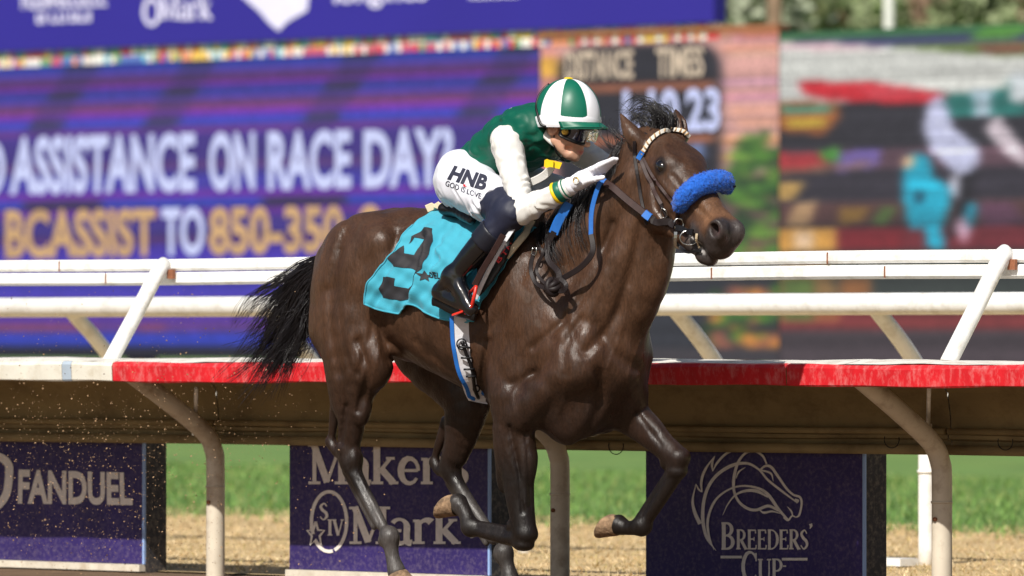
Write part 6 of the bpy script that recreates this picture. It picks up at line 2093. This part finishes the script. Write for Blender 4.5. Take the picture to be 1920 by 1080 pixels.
# ---- cap: eight gores, band, peak and button
helmet = mesh_obj("helmet", *tube(to_world(np.array([GO + GU0 * -.004, GO + GU0 * .02, GO + GU0 * .09, GO + GU0 * .15])), [.1, .104, .08, .03], 24), "black_rubber", person, smooth=True)
AX_, BX_, CZ_ = .143, .119, .172
def dome(az, el, k=1.0):
    return GO + (GF0 * math.cos(az) * AX_ + GN * math.sin(az) * BX_) * math.cos(el) ** .9 * k + GU0 * (.016 + CZ_ * .93 * math.sin(el) ** 1.02) * (1 if k == 1 else k)
az0 = math.radians(53 - 24)
edges = []
for i in range(4):
    edges += [(az0 + i * math.pi / 2, az0 + i * math.pi / 2 + math.radians(48), "cap_green"), (az0 + i * math.pi / 2 + math.radians(48), az0 + (i + 1) * math.pi / 2, "cap_white")]
for a, b, mt_ in edges:
    na, ne = 14, 18
    V = []
    for j in range(ne + 1):
        el = (math.pi / 2) * j / ne
        for i in range(na + 1):
            t = i / na
            puff = 1 + .016 * math.sin(math.pi * t) ** .7 * math.cos(el) ** .5 + .003 * math.sin(7 * t + 5 * el + a)
            V.append(dome(a + (b - a) * t, el, puff))
    mesh_obj("cap_gore", to_world(np.array(V)), grid_faces(ne + 1, na + 1), mt_, helmet, smooth=True)
def skirt(name, az_a, az_b, u0, u1, k0, k1, mat, n=40):
    V = []
    for j in range(5):
        w = j / 4
        for i in range(n + 1):
            az = az_a + (az_b - az_a) * i / n
            k = k0 + (k1 - k0) * w + .012 * math.sin(math.pi * w)
            V.append(GO + (GF0 * math.cos(az) * AX_ + GN * math.sin(az) * BX_) * k + GU0 * (u0 + (u1 - u0) * w))
    return mesh_obj(name, to_world(np.array(V)), grid_faces(5, n + 1), mat, helmet, smooth=True)
skirt("cap_band", 0, 2 * math.pi, .024, -.002, 1.0, 1.015, "cap_white", 60)
skirt("cap_rim", math.radians(78), math.radians(282), -.002, -.026, 1.01, .97, "cap_white")
V = []
na = 30
for j in range(7):
    w = j / 6
    for i in range(na + 1):
        az = math.radians(-80 + 160 * i / na)
        ext = .040 * math.cos(az * .98) ** .7 if abs(az) < math.radians(85) else 0
        k = 1.01
        base = (GF0 * math.cos(az) * AX_ + GN * math.sin(az) * BX_) * k
        V.append(GO + base + GF0 * ext * w * .92 + GU0 * (-.002 - .018 * w - .010 * w * w * (1 - math.cos(az) * .8)))
pv, pf = thick(to_world(np.array(V)), grid_faces(7, na + 1), np.array([0, 0, .006]), 7, na + 1)
mesh_obj("cap_peak", pv, pf, "cap_green", helmet, smooth=True)
v, f = uv_ball(GO + GU0 * (.016 + CZ_ * .94), np.array([.020, .006, .020]), GAX0); mesh_obj("cap_button", to_world(v), f, "yellow", helmet, smooth=True)
P = [dome(math.radians(a_), el_, 1.022) for a_, el_ in [(168, 1.0), (160, .8), (150, .55), (140, .3), (128, .1)]] + [GO + (GF0 * math.cos(1.95) * AX_ + GN * math.sin(1.95) * BX_) * 1.03 - GU0 * .02, fc(.0, -.012, .088)]
v, f = tube(to_world(spline(P, 22)), .006, 7, flat=1); mesh_obj("goggle_strap", v, f, "black_rubber", helmet, smooth=True)
# ---- goggles
def gog(az, h, k=1.0):
    return fc(.018 + .092 * k * math.cos(az), -.030 + h, .080 * k * math.sin(az))
gg = None
V = []; na, nh = 30, 6
for j in range(nh + 1):
    for i in range(na + 1):
        az = math.radians(-82 + 164 * i / na); w = j / nh - .5
        hgt = .066 * (.62 + .38 * math.cos(az)) - .016 * math.exp(-(az / .16) ** 2) * (w < 0)
        V.append(gog(az, w * hgt, 1.04 + .02 * math.cos(az) - .10 * w * w))
pv, pf = thick(to_world(np.array(V)), grid_faces(nh + 1, na + 1), to_world(GF * .006), nh + 1, na + 1)
gg = mesh_obj("goggles", pv, pf, "lens_dark", person, smooth=True)
def rim_pts(k=1.05):
    out = []
    for i in range(na + 1):
        az = math.radians(-84 + 168 * i / na); out.append(gog(az, .034 * (.62 + .38 * math.cos(az)), k))
    for i in range(na, -1, -1):
        az = math.radians(-84 + 168 * i / na); out.append(gog(az, -.034 * (.62 + .38 * math.cos(az)) + .012 * math.exp(-(az / .16) ** 2), k))
    out.append(out[0]); return np.array(out)
v, f = tube(to_world(rim_pts()), .0068, 8, cap=False); mesh_obj("goggle_frame", v, f, "black_rubber", gg, smooth=True)
ga = gog(math.radians(72), .0, 1.10); gn_ = unit(GF * math.cos(math.radians(72)) + GN * math.sin(math.radians(72)))
v, f = tube(to_world(np.array([ga - gn_ * .01, ga + gn_ * .004])), [.024, .021], 20); mesh_obj("goggle_side_pod", v, f, "black_rubber", gg, smooth=True)
v, f = tube(to_world(np.array([ga + gn_ * .003, ga + gn_ * .007])), [.015, .0135], 20); o = mesh_obj("goggle_emblem", v, f, "gold", gg, smooth=True)
V = []
for j in range(5):
    for i in range(21):
        az = math.radians(-62 + 84 * i / 20); w = j / 4 - .5
        V.append(gog(az, w * .046 + .006, 1.36 - .05 * w * w))
pv, pf = thick(to_world(np.array(V)), grid_faces(5, 21), to_world(GF * .0015), 5, 21)
mesh_obj("clear_visor", pv, pf, "lens_clear", gg, smooth=True)
v, f = tube(to_world(np.array([V[4 * 21 + i] for i in range(21)])), .002, 6); mesh_obj("visor_edge", v, f, "lens_clear", gg, smooth=True)
# chin strap and sideburn
v, f = tube(to_world(spline([fc(-.012, -.02, .082), fc(-.004, -.07, .066), fc(.015, -.125, .052), fc(.05, -.158, .015)], 14)), .0035, 6); mesh_obj("chin_strap", v, f, "black_rubber", person, smooth=True)
S = SDF(fc(-.02, -.02) - .14, fc(-.02, -.02) + .14, .006)
S.ell(fc(-.045, -.03), (.066, .055, .073), GAX, .01); S.ell(fc(.0, -.06), (.075, .05, .09), GAX, .01, True); S.ell(fc(.05, -.03), (.07, .07, .1), GAX, .01, True)
v, q = S.mesh(1); fast_mesh("hair", v, q, "hair_dark", person)
# ---- print on the breeches and the collar lettering
v2, f2 = text_mesh("HNB", .05)
print_on("lettering", fitq(v2, [(838, 336), (908, 358), (918, 330), (852, 310)]), f2, BRB, "print_dark", br, .003)
v2, f2 = text_mesh("GOD IS LOVE", .012)
print_on("lettering", fitq(v2, [(834, 348), (901, 373), (903, 363), (837, 338)]), f2, BRB, "print_dark", br, .003)
print_on("mark", *tri_fill([(869, 345), (876, 347), (874, 351), (868, 349)]), BRB, "print_red", br, .003)
v2, f2 = text_mesh("XZ", .03)
print_on("lettering", fitq(v2, [(921, 216), (966, 200), (962, 194), (920, 208)]), f2, VB, "silk_white", vest, .004)
# ================================================================== dirt thrown up behind the horse
pmat("clod", rgb(160, 130, 98), rough=0.95, var=0.3, vscale=60)
n = 4600
V, Fc = [], []
for i in range(n):
    if rng.random() < .75:
        px, py = rng.normal(170, 190), rng.normal(900, 130)
    else:
        px, py = rng.uniform(-20, 720), rng.uniform(540, 1075)
    if py > 1078 or py < 520: continue
    q = rng.uniform(-.25, .62)
    c = plane_q(px, py, q); r = .0014 + .0040 * rng.random() ** 3
    t = rng.normal(size=(3, 3)); t /= np.linalg.norm(t, axis=1, keepdims=True)
    m = len(V)
    V += [c + t[0] * r, c - t[0] * r, c + t[1] * r, c - t[1] * r * .7, c + t[2] * r]
    Fc += [(m, m + 2, m + 4), (m + 2, m + 1, m + 4), (m + 1, m + 3, m + 4), (m + 3, m, m + 4), (m, m + 3, m + 1, m + 2)]
o = mesh_obj("flying_dirt", V, Fc, "clod"); o["kind"] = "stuff"; o["label"] = "sprayed specks of dry dirt behind the horse's hind legs"; o["category"] = "dirt"
